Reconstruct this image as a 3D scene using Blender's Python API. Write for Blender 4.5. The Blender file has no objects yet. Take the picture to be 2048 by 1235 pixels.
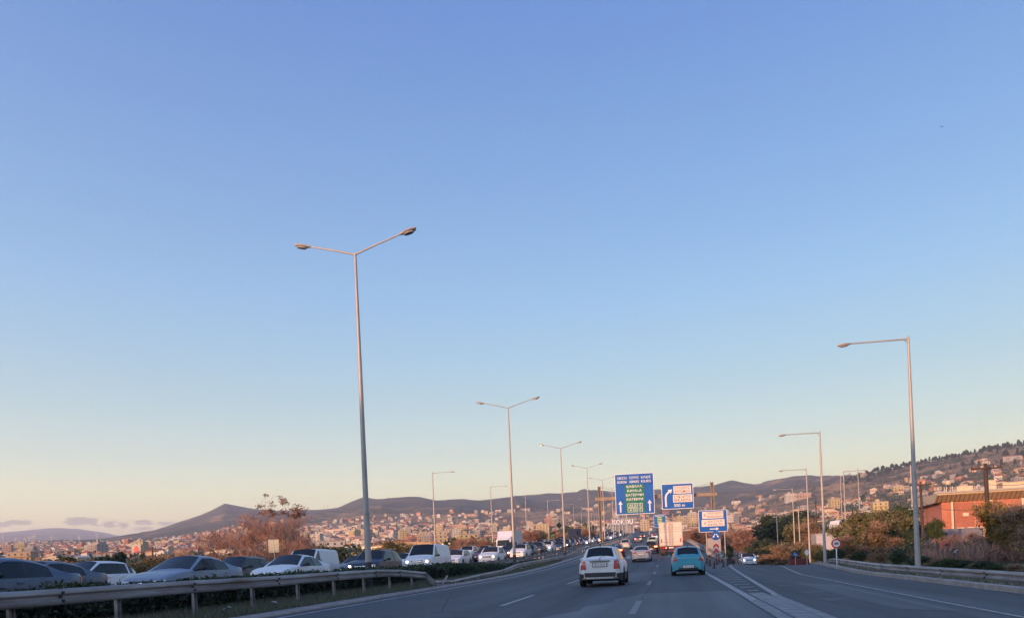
import bpy, bmesh, math, random
import numpy as np
from mathutils import Vector, Matrix, noise
from mathutils.bvhtree import BVHTree

random.seed(7); RS = np.random.RandomState(7)
scene = bpy.context.scene
C = scene.collection

# ---------------------------------------------------------------- camera
YAW = math.atan(0.21)                    # the camera looks 11.9 deg left of the road axis
F = Vector((-math.sin(YAW), math.cos(YAW), 0)); R = Vector((math.cos(YAW), math.sin(YAW), 0))
ROLL = 0.043; FPX = 1480.0; EYE = 1.3; CY = 1114.0
cam_d = bpy.data.cameras.new('camera'); cam = bpy.data.objects.new('camera', cam_d); C.objects.link(cam)
cam_d.sensor_width = 36; cam_d.lens = FPX/2048*36
cam_d.shift_y = (CY-617.5)/2048
cam_d.clip_start = 0.1; cam_d.clip_end = 40000
up = Vector((0, 0, 1))
rx = R*math.cos(ROLL) - up*math.sin(ROLL)*-1*-1
rx = R*math.cos(ROLL) + up*(-math.sin(ROLL))   # image right axis dips: the scene leans to the left
uy = up*math.cos(ROLL) + R*math.sin(ROLL)
M = Matrix((rx, uy, -F)).transposed().to_4x4(); M.translation = Vector((0, 0, EYE))
cam.matrix_world = M
scene.camera = cam

# ---------------------------------------------------------------- sky and sun
SUN_EL = math.radians(8.0); SUN_AZ = math.radians(208)      # clockwise from +Y: behind and to the left
world = bpy.data.worlds.new('World'); scene.world = world; world.use_nodes = True
wn = world.node_tree; wn.nodes.clear(); wl = wn.links
def wnode(t, **k):
    n = wn.nodes.new(t)
    for a, b in k.items(): setattr(n, a, b)
    return n
sky = wnode('ShaderNodeTexSky', sky_type='NISHITA', sun_disc=False)
sky.sun_elevation = SUN_EL; sky.sun_rotation = SUN_AZ
sky.altitude = 100; sky.air_density = 1.0; sky.dust_density = 1.0; sky.ozone_density = 1.5
bg = wnode('ShaderNodeBackground'); bg.inputs['Strength'].default_value = 0.12*1.86*0.85*0.79
wout = wnode('ShaderNodeOutputWorld')
tc = wnode('ShaderNodeTexCoord'); sep = wnode('ShaderNodeSeparateXYZ'); wl.new(tc.outputs['Generated'], sep.inputs[0])
# the evening sky's colour by height: a warm band low down, clear blue above
ramp = wnode('ShaderNodeValToRGB'); wl.new(sep.outputs['Z'], ramp.inputs[0])
cr = ramp.color_ramp
def stops(cr, L):
    while len(cr.elements) > 1: cr.elements.remove(cr.elements[-1])
    cr.elements[0].position = L[0][0]; cr.elements[0].color = (*L[0][1], 1)
    for p, c in L[1:]:
        e = cr.elements.new(p); e.color = (*c, 1)
K_ = 1/1.86    # tints stay below one; the strength below makes up for it
SKYTINT = [(p, tuple(c*K_ for c in q)) for p, q in [(0.0, (1.86, 1.36, 0.82)), (0.045, (1.86, 1.42, 0.80)), (0.09, (1.60, 1.28, 0.88)), (0.14, (1.26, 1.11, 0.92)), (0.208, (1.04, 1.06, 0.98)), (0.328, (0.90, 1.09, 1.22)), (0.482, (0.76, 1.02, 1.32)), (0.60, (0.62, 0.92, 1.42)), (1.0, (0.60, 0.91, 1.43))]]
stops(cr, SKYTINT)
mulc = wnode('ShaderNodeMix', data_type='RGBA', blend_type='MULTIPLY'); mulc.inputs[0].default_value = 1
wl.new(sky.outputs[0], mulc.inputs[6]); wl.new(ramp.outputs[0], mulc.inputs[7])
# small flat evening clouds low over the plain on the left
def mth(op, a, b=None, c=None):
    n = wnode('ShaderNodeMath', operation=op)
    for i, v in enumerate((a, b, c)):
        if v is None: continue
        if isinstance(v, (int, float)): n.inputs[i].default_value = v
        else: wl.new(v, n.inputs[i])
    return n.outputs[0]
az = mth('ARCTAN2', sep.outputs['X'], sep.outputs['Y'])
nz = wnode('ShaderNodeTexNoise'); nz.inputs['Scale'].default_value = 90; nz.inputs['Detail'].default_value = 5
mp = wnode('ShaderNodeMapping'); mp.inputs['Scale'].default_value = (1, 1, 2.2)
wl.new(tc.outputs['Generated'], mp.inputs[0]); wl.new(mp.outputs[0], nz.inputs['Vector'])
nzo = mth('SUBTRACT', nz.outputs['Fac'], 0.5)
def azel(x, y):
    dx, dy = x-1024, y-CY
    u, v = dx-ROLL*dy, dy+ROLL*dx
    d = (R*u + F*FPX + up*(-v)).normalized()
    return math.atan2(d.x, d.y), d.z
cl = None
for (x, y, wx, wy) in [(165, 1043, 42, 8), (215, 1046, 22, 8), (245, 1048, 15, 6), (40, 1044, 26, 5), (5, 1049, 22, 5), (290, 1045, 22, 5), (330, 1046, 18, 4), (285, 1056, 24, 4), (110, 1062, 90, 8), (-60, 1046, 40, 8), (-150, 1050, 60, 7)]:
    a0, e0 = azel(x, y)
    da = mth('DIVIDE', mth('SUBTRACT', az, a0), wx/FPX*0.75); de = mth('DIVIDE', mth('SUBTRACT', sep.outputs['Z'], e0), wy/FPX)
    rr = mth('ADD', mth('MULTIPLY', da, da), mth('MULTIPLY', de, de))
    k = mth('SUBTRACT', 1.15, mth('ADD', rr, mth('MULTIPLY', nzo, 5.0)))
    k = mth('MULTIPLY', mth('MINIMUM', mth('MAXIMUM', k, 0), 0.8), 1.1 if wy != 8 or wx < 80 else 0.5)
    cl = k if cl is None else mth('MAXIMUM', cl, k)
mixc = wnode('ShaderNodeMix', data_type='RGBA'); wl.new(cl, mixc.inputs[0]); wl.new(mulc.outputs[2], mixc.inputs[6])
CLOUD_NODE = mixc
dark = wnode('ShaderNodeMix', data_type='RGBA', blend_type='MULTIPLY'); dark.inputs[0].default_value = 1
wl.new(mulc.outputs[2], dark.inputs[6]); dark.inputs[7].default_value = (0.34, 0.34, 0.50, 1)
wl.new(dark.outputs[2], mixc.inputs[7])
# the real evening sky is evener from side to side than the model's bright patch opposite the sun
dt = wnode('ShaderNodeVectorMath', operation='DOT_PRODUCT'); wl.new(tc.outputs['Generated'], dt.inputs[0]); dt.inputs[1].default_value = (-math.sin(SUN_AZ), -math.cos(SUN_AZ), 0)
ev = mth('SUBTRACT', 1.31, mth('MULTIPLY', mth('MAXIMUM', dt.outputs['Value'], 0.0), 0.60))
evm = wnode('ShaderNodeVectorMath', operation='SCALE'); wl.new(mixc.outputs[2], evm.inputs[0]); wl.new(ev, evm.inputs['Scale'])
wl.new(evm.outputs[0], bg.inputs['Color']); wl.new(bg.outputs[0], wout.inputs[0])

sd = bpy.data.lights.new('sun', 'SUN'); so = bpy.data.objects.new('sun', sd); C.objects.link(so)
sd.energy = 2.95; sd.angle = math.radians(0.6); sd.color = (1.0, 0.49, 0.24)
to_sun = Vector((math.sin(SUN_AZ)*math.cos(SUN_EL), math.cos(SUN_AZ)*math.cos(SUN_EL), math.sin(SUN_EL)))
so.rotation_euler = to_sun.to_track_quat('Z', 'Y').to_euler()
scene.view_settings.view_transform = 'Standard'; scene.view_settings.look = 'None'
scene.view_settings.gamma = 1; scene.view_settings.use_curve_mapping = False
scene.view_settings.exposure = 1.77
HAZE_D = 1.3e-4
scene.cycles.use_denoising = True
scene.cycles.max_bounces = 5; scene.cycles.volume_bounces = 1; scene.cycles.diffuse_bounces = 2; scene.cycles.glossy_bounces = 3
scene.cycles.transparent_max_bounces = 8; scene.cycles.caustics_reflective = False; scene.cycles.caustics_refractive = False

# ---------------------------------------------------------------- helpers
def px(x, y, Z):
    """point that stands Z metres in front of the eye where the photograph shows pixel x, y"""
    dx, dy = x-1024, y-CY
    u, v = dx-ROLL*dy, dy+ROLL*dx
    p = R*(u/FPX*Z) + F*Z
    return Vector((p.x, p.y, EYE - v/FPX*Z))
def at_lane(x, y, t):
    """depth and place on the line t metres right of the camera that lies under pixel x"""
    dx, dy = x-1024, y-CY
    u = (dx-ROLL*dy)/FPX
    s = 60.0
    for _ in range(30):
        tt = t + shift(s)
        # point (tt, s): u = Xc/Zc
        # Xc = tt cos + s sin ; Zc = s cos - tt sin
        s = tt*(math.cos(YAW)+u*math.sin(YAW))/(u*math.cos(YAW)-math.sin(YAW))
    return s
MATS = {}; KIDS = {}
def mat(name, col, rough=0.7, metal=0.0, var=0.12, scale=3.0, bump=0.0, emit=None, estr=0, island=0.0, coat=0.0, spec=0.5, stretch=None, wear=None):
    if name in MATS: return MATS[name]
    m = bpy.data.materials.new(name); m.use_nodes = True; nt = m.node_tree; b = nt.nodes['Principled BSDF']
    b.inputs['Roughness'].default_value = rough; b.inputs['Metallic'].default_value = metal
    b.inputs['Coat Weight'].default_value = coat; b.inputs['Specular IOR Level'].default_value = spec
    b.inputs['Base Color'].default_value = (*col, 1)
    if emit:
        b.inputs['Emission Color'].default_value = (*emit, 1); b.inputs['Emission Strength'].default_value = estr
    if var or bump or wear or island:
        t = nt.nodes.new('ShaderNodeTexCoord'); n = nt.nodes.new('ShaderNodeTexNoise')
        n.inputs['Scale'].default_value = scale; n.inputs['Detail'].default_value = 6; n.inputs['Roughness'].default_value = 0.6
        src = t.outputs['Object']
        if stretch:
            mpn = nt.nodes.new('ShaderNodeMapping'); mpn.inputs['Scale'].default_value = stretch
            nt.links.new(src, mpn.inputs[0]); src = mpn.outputs[0]
        nt.links.new(src, n.inputs['Vector'])
        fac = n.outputs['Fac']
        if island:
            g = nt.nodes.new('ShaderNodeNewGeometry'); a = nt.nodes.new('ShaderNodeMath'); a.operation = 'MULTIPLY_ADD'
            nt.links.new(g.outputs['Random Per Island'], a.inputs[0]); a.inputs[1].default_value = island
            nt.links.new(fac, a.inputs[2]); s = nt.nodes.new('ShaderNodeMath'); s.operation = 'SUBTRACT'
            nt.links.new(a.outputs[0], s.inputs[0]); s.inputs[1].default_value = island/2; fac = s.outputs[0]
        r = nt.nodes.new('ShaderNodeMapRange'); r.inputs['From Min'].default_value = 0.25; r.inputs['From Max'].default_value = 0.75
        nt.links.new(fac, r.inputs[0])
        mx = nt.nodes.new('ShaderNodeMix'); mx.data_type = 'RGBA'
        lo = tuple(max(0, c*(1-var)) for c in col); hi = tuple(min(1, c*(1+var)) for c in col)
        if wear: lo = wear
        mx.inputs[6].default_value = (*lo, 1); mx.inputs[7].default_value = (*hi, 1)
        nt.links.new(r.outputs[0], mx.inputs[0]); nt.links.new(mx.outputs[2], b.inputs['Base Color'])
        if bump:
            bp = nt.nodes.new('ShaderNodeBump'); bp.inputs['Strength'].default_value = bump; bp.inputs['Distance'].default_value = 0.02
            nt.links.new(n.outputs['Fac'], bp.inputs['Height']); nt.links.new(bp.outputs[0], b.inputs['Normal'])
    MATS[name] = m
    return m
def tag(o, label=None, cat=None, group=None, kind=None):
    if label: o['label'] = label
    if cat: o['category'] = cat
    if group: o['group'] = group
    if kind: o['kind'] = kind
    return o
def link(name, me, parent=None, loc=None, rot=None, scale=None):
    o = bpy.data.objects.new(name, me); C.objects.link(o)
    if parent: o.parent = parent; KIDS.setdefault(parent.name, []).append(o)
    if loc is not None: o.location = loc
    if rot is not None: o.rotation_euler = rot
    if scale is not None: o.scale = scale
    return o
def mesh(name, V, Fc, mats, idx=None, smooth=False, sharp=None):
    me = bpy.data.meshes.new(name); me.from_pydata([tuple(v) for v in V], [], Fc)
    for m in (mats if isinstance(mats, (list, tuple)) else [mats]): me.materials.append(m)
    if idx is not None: me.polygons.foreach_set('material_index', idx)
    if smooth: me.polygons.foreach_set('use_smooth', [True]*len(me.polygons))
    me.update()
    if smooth and sharp:
        me.set_sharp_from_angle(angle=math.radians(sharp))
    return me
class MB:
    """collects boxes, tubes, prisms into one mesh"""
    def __init__(s): s.V = []; s.F = []; s.I = []
    def add(s, V, Fc, i=0):
        b = len(s.V); s.V += [tuple(v) for v in V]; s.F += [[b+k for k in f] for f in Fc]; s.I += [i]*len(Fc); return s
    def box(s, c, d, i=0, rz=0, M=None):
        x, y, z = d[0]/2, d[1]/2, d[2]/2
        P = [Vector((a, b, e)) for a in (-x, x) for b in (-y, y) for e in (-z, z)]
        if rz: P = [Matrix.Rotation(rz, 3, 'Z') @ p for p in P]
        if M: P = [M @ p for p in P]
        P = [p+Vector(c) for p in P]
        return s.add(P, [[0, 1, 3, 2], [4, 6, 7, 5], [0, 4, 5, 1], [2, 3, 7, 6], [0, 2, 6, 4], [1, 5, 7, 3]], i)
    def tube(s, pts, rads, n=8, i=0, cap=True):
        pts = [Vector(p) for p in pts]; b = len(s.V); rings = len(pts)
        for k, p in enumerate(pts):
            d = (pts[min(k+1, rings-1)]-pts[max(k-1, 0)]).normalized()
            a = d.orthogonal().normalized() if abs(d.z) < 0.9 else (Vector((1, 0, 0))-d*d.x).normalized()
            c = d.cross(a); r = rads[k] if isinstance(rads, (list, tuple)) else rads
            for q in range(n):
                t = 2*math.pi*q/n; s.V.append(tuple(p+a*(math.cos(t)*r)+c*(math.sin(t)*r)))
        for k in range(rings-1):
            for q in range(n):
                s.F.append([b+k*n+q, b+k*n+(q+1) % n, b+(k+1)*n+(q+1) % n, b+(k+1)*n+q]); s.I.append(i)
        if cap and n > 3:
            s.F.append([b+q for q in range(n)][::-1]); s.F.append([b+(rings-1)*n+q for q in range(n)]); s.I += [i, i]
        return s
    def prism(s, poly, y0, y1, i=0):
        """poly of x,z extruded along y"""
        n = len(poly); V = [(p[0], y0, p[1]) for p in poly]+[(p[0], y1, p[1]) for p in poly]
        Fc = [[k, (k+1) % n, n+(k+1) % n, n+k] for k in range(n)]+[list(range(n))[::-1], list(range(n, 2*n))]
        return s.add(V, Fc, i)
    def mesh(s, name, mats, smooth=False, sharp=None): return mesh(name, s.V, s.F, mats, s.I, smooth, sharp)
    def obj(s, name, mats, parent=None, smooth=False, sharp=None, loc=None, rot=None): return link(name, s.mesh(name, mats, smooth, sharp), parent, loc, rot)
def empty(name, loc=(0, 0, 0), rot=(0, 0, 0)):
    o = bpy.data.objects.new(name, None); C.objects.link(o); o.location = loc; o.rotation_euler = rot; o.empty_display_size = 0.2; return o
def copy_tree(o, parent=None):
    c = o.copy(); C.objects.link(c)
    if parent: c.parent = parent; KIDS.setdefault(parent.name, []).append(c)
    for ch in list(KIDS.get(o.name, [])): copy_tree(ch, c)
    return c
def text(body, name, w, h, mt, parent, loc, bold=0.0, depth=0.012, maxw=None):
    """flat lettering w wide (or h high) as a thin mesh, facing -Y"""
    cu = bpy.data.curves.new(name, 'FONT'); cu.body = body; cu.align_x = 'CENTER'; cu.align_y = 'CENTER'; cu.extrude = depth/2; cu.offset = bold; cu.resolution_u = 2
    t = bpy.data.objects.new(name, cu); C.objects.link(t)
    bpy.context.view_layer.update()
    me = bpy.data.meshes.new_from_object(t.evaluated_get(bpy.context.evaluated_depsgraph_get()))
    bpy.data.objects.remove(t)
    co = np.empty(len(me.vertices)*3); me.vertices.foreach_get('co', co); co = co.reshape(-1, 3)
    mn, mx = co.min(0), co.max(0); sx = w/(mx[0]-mn[0]) if w else None; sy = h/(mx[1]-mn[1])
    if sx is None: sx = sy
    co[:, 0] = (co[:, 0]-(mn[0]+mx[0])/2)*sx; co[:, 1] = (co[:, 1]-(mn[1]+mx[1])/2)*sy
    me.vertices.foreach_set('co', co.ravel()); me.materials.clear(); me.materials.append(mt); me.update()
    return link(name, me, parent, loc, (math.pi/2, 0, 0))

# ---------------------------------------------------------------- the shape of the place
def zmain(s):
    if s < 38: return 0.0
    if s < 75.5: return 0.0004*(s-38)**2
    z = 0.5625 + 0.03*(min(s, 250)-75.5)
    if s > 250: z += 0.035*(min(s, 820)-250)
    if s > 820: z += 0.0*(s-820)
    return z
def shift(s):
    s = min(s, 900)
    return 0.0 if s < 130 else -(s-130)**2/9000
def slip_l(s):
    return 2.75 if s < 20 else (2.75+(s-20)*0.043 if s < 54 else 4.2+(s-54)*0.1)
def slip_r(s):
    return 9.3 if s < 40 else 9.3+(s-40)*0.1
def sm(a, b, x):
    x = min(1, max(0, (x-a)/(b-a))); return x*x*(3-2*x)
def zslip(s, t):
    cross = -min(0.28, max(0, 0.07*(t-slip_l(s)))) 
    z = -1.75*sm(58, 122, s)
    if s > 170: z += 0.0105*(s-170)
    return z + cross
def zopp(t): return 0.38*min(1, max(0, (-t-10.8)/2.6))
XK = [0, 200, 350, 455, 600, 735, 900, 1100, 1250, 1400, 1500, 1600, 1750, 1900, 2048]
ROWS = [
 (280, [1177, 1165, 1158, 1150, 1140, 1134, 1125, 1115, 1098, 1100, 1097, 1092, 1085, 1080, 1072]),
 (500, [1140, 1135, 1130, 1125, 1120, 1116, 1108, 1095, 1077, 1088, 1085, 1075, 1060, 1045, 1030]),
 (900, [1118, 1115, 1110, 1105, 1102, 1098, 1092, 1078, 1060, 1068, 1066, 1050, 1030, 1005, 985]),
 (1400, [1102, 1100, 1095, 1090, 1080, 1075, 1070, 1062, 1050, 1052, 1045, 1027, 985, 948, 915]),
 (1700, [1096, 1092, 1085, 1078, 1065, 1060, 1055, 1050, 1042, 1040, 1022, 985, 946, 916, 890]),
 (2200, [1090, 1087, 1075, 1062, 1050, 1045, 1040, 1038, 1030, 1030, 1010, 985, 960, 935, 915]),
]
SX = [0, 180, 230, 250, 300, 340, 400, 430, 455, 480, 520, 560, 590, 640, 680, 705, 735, 760, 800, 840, 880, 930, 980, 1040, 1070, 1100, 1130, 1180, 1200, 1240, 1300, 1390, 1440, 1480, 1530, 1560, 1600, 1672, 1720, 2048]
SY = [1085, 1083, 1079, 1073, 1063, 1050, 1031, 1018, 1006, 1012, 1018, 1021, 1020, 1019, 1015, 1005, 994, 999, 997, 995, 1002, 1001, 996, 992, 991, 986, 987, 981, 978, 983, 980, 976, 969, 964, 973, 966, 959, 957, 970, 1000]
SIL = 3800.0
def terr(Xc, Zc):
    """height of the open terrain at camera-frame metres (right, ahead)"""
    Zs = max(Zc, 60.0, abs(Xc)*0.75)
    u = Xc/Zs*FPX; x = u+1024
    xr = min(2300, max(-250, x))
    D = math.hypot(Xc, Zc) if Zc < abs(Xc)*0.75 else Zc
    D = max(D, 60)
    rows = [(120, None)]+ROWS+[(3000, 'm'), (SIL, 's'), (5200, 'd'), (9500, 'e')]
    def zrow(k):
        Z, r = rows[k]
        if r is None: return -1.2
        if r == 's': y = float(np.interp(xr, SX, SY))
        elif r == 'm': y = 0.62*float(np.interp(xr, SX, SY))+0.38*float(np.interp(xr, XK, ROWS[-1][1]))+3
        elif r == 'd': y = float(np.interp(xr, SX, SY))*0.4+0.6*1085+6
        elif r == 'e': y = float(np.interp(xr, [-250, 0, 60, 110, 160, 210, 260, 320, 2048], [1058, 1061, 1056, 1052, 1055, 1063, 1074, 1086, 1086]))
        else: y = float(np.interp(xr, XK, r))
        v = y-CY+ROLL*(xr-1024)
        return EYE - v*Z/FPX
    if D <= 120: z = -1.2
    else:
        k = 0
        while k < len(rows)-2 and D > rows[k+1][0]: k += 1
        a = min(1, (D-rows[k][0])/(rows[k+1][0]-rows[k][0]))
        z = zrow(k)*(1-a)+zrow(k+1)*a
    if Zc < -20 or Zc < abs(Xc)*0.3:
        w = sm(0.3, -0.2, Zc/max(1, abs(Xc)))if abs(Xc) > 1 else 1.0
        z = z*(1-w)+w*min(z, 20)
    amp = 0.0 if D < 600 else min(1, (D-600)/1200)
    if amp:
        q = Vector((Xc/420, Zc/420, 0))
        rg = 1-2*abs(noise.noise(Vector((Xc/260+5, Zc/900, 3.3))))     # spurs and gullies running down the slopes
        z += amp*(0.45+0.55*sm(500, 800, x))*((noise.fractal(q, 0.9, 2.1, 5)*20 + rg*30*sm(1900, 2500, D))*(1.0 if D > 2000 else 0.45))*(0.22 if abs(D-SIL) < 350 else 1)*(0.1 if D > 7000 else 1)
    return z
SHADE_RIDGE_Y = -92.0
def ground(x, y):
    s, t = y, x-shift(y)
    Xc = x*math.cos(YAW)+y*math.sin(YAW); Zc = y*math.cos(YAW)-x*math.sin(YAW)
    T = terr(Xc, Zc)
    zm = zmain(s)
    # corridor
    if t < -28.5:
        c = zm + 0.1 - 1.6*sm(-29, -38, t); d = -28.5-t
    elif t <= 4.4:
        c = zm - 0.25 + (0.3 if t < -27.6 else 0); d = 0
    else:
        sl, sr = slip_l(s), slip_r(s)
        if s < 56: sl = min(sl, 4.4)
        if t < sl: c = (zm-0.25)*(1-(t-4.4)/max(0.1, sl-4.4)) + (zslip(s, sl)-0.25)*(t-4.4)/max(0.1, sl-4.4); d = 0
        elif t < sr+0.3: c = zslip(s, t)-0.25; d = 0
        else:
            c = zslip(s, sr) - 0.1 + 0.9*sm(sr+3, sr+14, t)*sm(60, 100, s) ; d = t-sr-0.3
    lim = 25 if s < 500 else 40
    w = sm(3, lim+ (60 if t > 0 else 10), d)
    if s > 900: w = max(w, sm(900, 1150, s))
    z = c*(1-w)+T*w
    # unseen ridge added behind the viewpoint to keep evening sun off the near road
    if y < -30:
        hh = 26.2 + 1.5*noise.noise(Vector((x/60, 0.3, 0))) + 1.2*noise.noise(Vector((x/17, 4.3, 0)))
        z = max(z, -0.5) + (hh)*sm(-40, SHADE_RIDGE_Y, y)*(1-0.6*sm(-130, -600, y))*sm(900, 500, x)*sm(-2600, -1800, x)
    return z
def gz(x, y): return ground(x, y)
# ---------------------------------------------------------------- materials
def paint(name, col, metal=0.0): return mat('paint_'+name, col, rough=0.42, metal=metal*0.4, var=0.06, scale=1.2, coat=0.22, spec=0.4)
GLASS = mat('car_glass', (0.018, 0.022, 0.026), rough=0.08, var=0.2, scale=2, spec=0.32)
TYRE = mat('tyre_rubber', (0.018, 0.018, 0.019), rough=0.85, var=0.2, scale=8)
RIM = mat('wheel_rim', (0.42, 0.43, 0.44), rough=0.35, metal=0.8, var=0.15, scale=6)
TRIM = mat('black_trim', (0.025, 0.026, 0.028), rough=0.6, var=0.25, scale=5)
CHROME = mat('chrome_trim', (0.7, 0.7, 0.72), rough=0.2, metal=1, var=0.05)
SILVERP = mat('silver_plastic', (0.45, 0.45, 0.46), rough=0.4, metal=0.3, var=0.08)
RED_L = mat('red_lamp', (0.42, 0.02, 0.02), rough=0.15, var=0.2, scale=9, coat=0.5)
RED_ON = mat('red_lamp_lit', (0.5, 0.03, 0.02), rough=0.2, var=0, emit=(1.0, 0.10, 0.04), estr=5)
HEAD_ON = mat('headlight_lit', (0.9, 0.9, 0.85), rough=0.2, var=0, emit=(1.0, 0.80, 0.52), estr=7)
HEAD_OFF = mat('headlight_glass', (0.55, 0.57, 0.6), rough=0.08, metal=0.3, var=0.1, scale=10, coat=0.6)
PLATE = mat('plate_white', (0.72, 0.73, 0.74), rough=0.4, var=0.06, scale=10)
INK = mat('plate_ink', (0.03, 0.03, 0.05), rough=0.5, var=0)
BLUE_S = mat('sign_blue', (0.010, 0.105, 0.42), rough=0.4, var=0.08, scale=0.6, spec=0.4)
WHITE_S = mat('sign_white', (0.72, 0.72, 0.74), rough=0.45, var=0.07, scale=2)
GREEN_S = mat('sign_green', (0.012, 0.16, 0.10), rough=0.4, var=0.08, scale=0.8)
YELL_S = mat('sign_yellow', (0.75, 0.72, 0.35), rough=0.45, var=0.04)
BROWN_S = mat('sign_brown', (0.22, 0.10, 0.05), rough=0.5, var=0.04)
RED_S = mat('sign_red', (0.55, 0.03, 0.03), rough=0.4, var=0.06)
GALV = mat('galvanised_steel', (0.38, 0.37, 0.37), rough=0.55, metal=0.35, var=0.22, scale=1.6, bump=0.15, stretch=(1, .35, 2.2), wear=(0.17, 0.13, 0.11))
POLE = mat('painted_pole', (0.36, 0.345, 0.34), rough=0.5, metal=0.2, var=0.15, scale=1.4)
POLE_D = mat('pole_dark_band', (0.05, 0.05, 0.052), rough=0.7, var=0.3, scale=4)
LAMP_B = mat('lamp_housing', (0.40, 0.38, 0.37), rough=0.5, var=0.12, scale=4)
LAMP_G = mat('lamp_lens', (0.30, 0.30, 0.31), rough=0.15, var=0.2, scale=9)
STEEL_R = mat('gantry_steel', (0.30, 0.235, 0.185), rough=0.6, metal=0.2, var=0.25, scale=1.0, bump=0.2)
WOOD = mat('creosoted_wood', (0.06, 0.04, 0.032), rough=0.85, var=0.35, scale=4, stretch=(1, 1, .15), bump=0.3)
CONC = mat('concrete', (0.34, 0.31, 0.29), rough=0.85, var=0.25, scale=1.3, bump=0.3)
KERB = mat('kerb_concrete', (0.33, 0.29, 0.27), rough=0.9, var=0.3, scale=2.2, bump=0.4)
MARK = mat('road_paint', (0.40, 0.40, 0.395), rough=0.6, var=0.2, scale=3.5, wear=(0.10, 0.10, 0.105))
MARKW = mat('worn_road_paint', (0.24, 0.24, 0.24), rough=0.65, var=0.2, scale=2.5, wear=(0.11, 0.11, 0.113))
BARK = mat('tree_bark', (0.14, 0.095, 0.065), rough=0.9, var=0.35, scale=5, bump=0.4)
TWIG = mat('bare_twigs', (0.36, 0.215, 0.165), rough=0.9, var=0.3, scale=2, island=0.5)

def asphalt(name, base, seam=1.0):
    m = bpy.data.materials.new(name); m.use_nodes = True; nt = m.node_tree; b = nt.nodes['Principled BSDF']
    N = lambda t: nt.nodes.new(t)
    tcn = N('ShaderNodeTexCoord')
    big = N('ShaderNodeTexNoise'); big.inputs['Scale'].default_value = 0.16; big.inputs['Detail'].default_value = 4
    mpn = N('ShaderNodeMapping'); mpn.inputs['Scale'].default_value = (2.2, 0.35, 1); nt.links.new(tcn.outputs['Object'], mpn.inputs[0]); nt.links.new(mpn.outputs[0], big.inputs['Vector'])
    # wheel tracks: bands along the lanes
    wt = N('ShaderNodeTexNoise'); wt.inputs['Scale'].default_value = 0.9; wt.inputs['Detail'].default_value = 3
    mp2 = N('ShaderNodeMapping'); mp2.inputs['Scale'].default_value = (1.3, 0.012, 1); nt.links.new(tcn.outputs['Object'], mp2.inputs[0]); nt.links.new(mp2.outputs[0], wt.inputs['Vector'])
    fine = N('ShaderNodeTexNoise'); fine.inputs['Scale'].default_value = 34; fine.inputs['Detail'].default_value = 3
    nt.links.new(tcn.outputs['Object'], fine.inputs['Vector'])
    a1 = N('ShaderNodeMath'); a1.operation = 'ADD'; nt.links.new(big.outputs['Fac'], a1.inputs[0]); nt.links.new(wt.outputs['Fac'], a1.inputs[1])
    sx_ = N('ShaderNodeSeparateXYZ'); nt.links.new(tcn.outputs['Object'], sx_.inputs[0])
    sm_ = N('ShaderNodeMath'); sm_.operation = 'MULTIPLY_ADD'; nt.links.new(sx_.outputs['X'], sm_.inputs[0]); sm_.inputs[1].default_value = 3.40; sm_.inputs[2].default_value = 1.2
    sn_ = N('ShaderNodeMath'); sn_.operation = 'SINE'; nt.links.new(sm_.outputs[0], sn_.inputs[0])
    tr_ = N('ShaderNodeMath'); tr_.operation = 'MULTIPLY_ADD'; nt.links.new(sn_.outputs[0], tr_.inputs[0]); tr_.inputs[1].default_value = 0.07; nt.links.new(a1.outputs[0], tr_.inputs[2]); a1 = tr_
    a2 = N('ShaderNodeMath'); a2.operation = 'MULTIPLY_ADD'; nt.links.new(fine.outputs['Fac'], a2.inputs[0]); a2.inputs[1].default_value = 0.35; nt.links.new(a1.outputs[0], a2.inputs[2])
    mr = N('ShaderNodeMapRange'); mr.inputs['From Min'].default_value = 0.85; mr.inputs['From Max'].default_value = 1.5; nt.links.new(a2.outputs[0], mr.inputs[0])
    mx = N('ShaderNodeMix'); mx.data_type = 'RGBA'; nt.links.new(mr.outputs[0], mx.inputs[0])
    mx.inputs[6].default_value = (*[c*0.58 for c in base], 1); mx.inputs[7].default_value = (*[c*1.5 for c in base], 1)
    # tar seams
    vo = N('ShaderNodeTexVoronoi'); vo.feature = 'DISTANCE_TO_EDGE'; vo.inputs['Scale'].default_value = 0.10
    wn2 = N('ShaderNodeTexNoise'); wn2.inputs['Scale'].default_value = 0.7; nt.links.new(tcn.outputs['Object'], wn2.inputs['Vector'])
    va = N('ShaderNodeMix'); va.data_type = 'VECTOR'; va.inputs[0].default_value = 0.12; nt.links.new(tcn.outputs['Object'], va.inputs[4]); nt.links.new(wn2.outputs['Color'], va.inputs[5]); nt.links.new(va.outputs[1], vo.inputs['Vector'])
    lt = N('ShaderNodeMath'); lt.operation = 'LESS_THAN'; lt.inputs[1].default_value = 0.0018*seam; nt.links.new(vo.outputs['Distance'], lt.inputs[0])
    m2 = N('ShaderNodeMix'); m2.data_type = 'RGBA'; nt.links.new(lt.outputs[0], m2.inputs[0]); nt.links.new(mx.outputs[2], m2.inputs[6]); m2.inputs[7].default_value = (*[c*0.5 for c in base], 1)
    nt.links.new(m2.outputs[2], b.inputs['Base Color'])
    b.inputs['Roughness'].default_value = 0.72; b.inputs['Specular IOR Level'].default_value = 0.35
    bp = N('ShaderNodeBump'); bp.inputs['Strength'].default_value = 0.35; bp.inputs['Distance'].default_value = 0.01
    nt.links.new(fine.outputs['Fac'], bp.inputs['Height']); nt.links.new(bp.outputs[0], b.inputs['Normal'])
    return m
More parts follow.
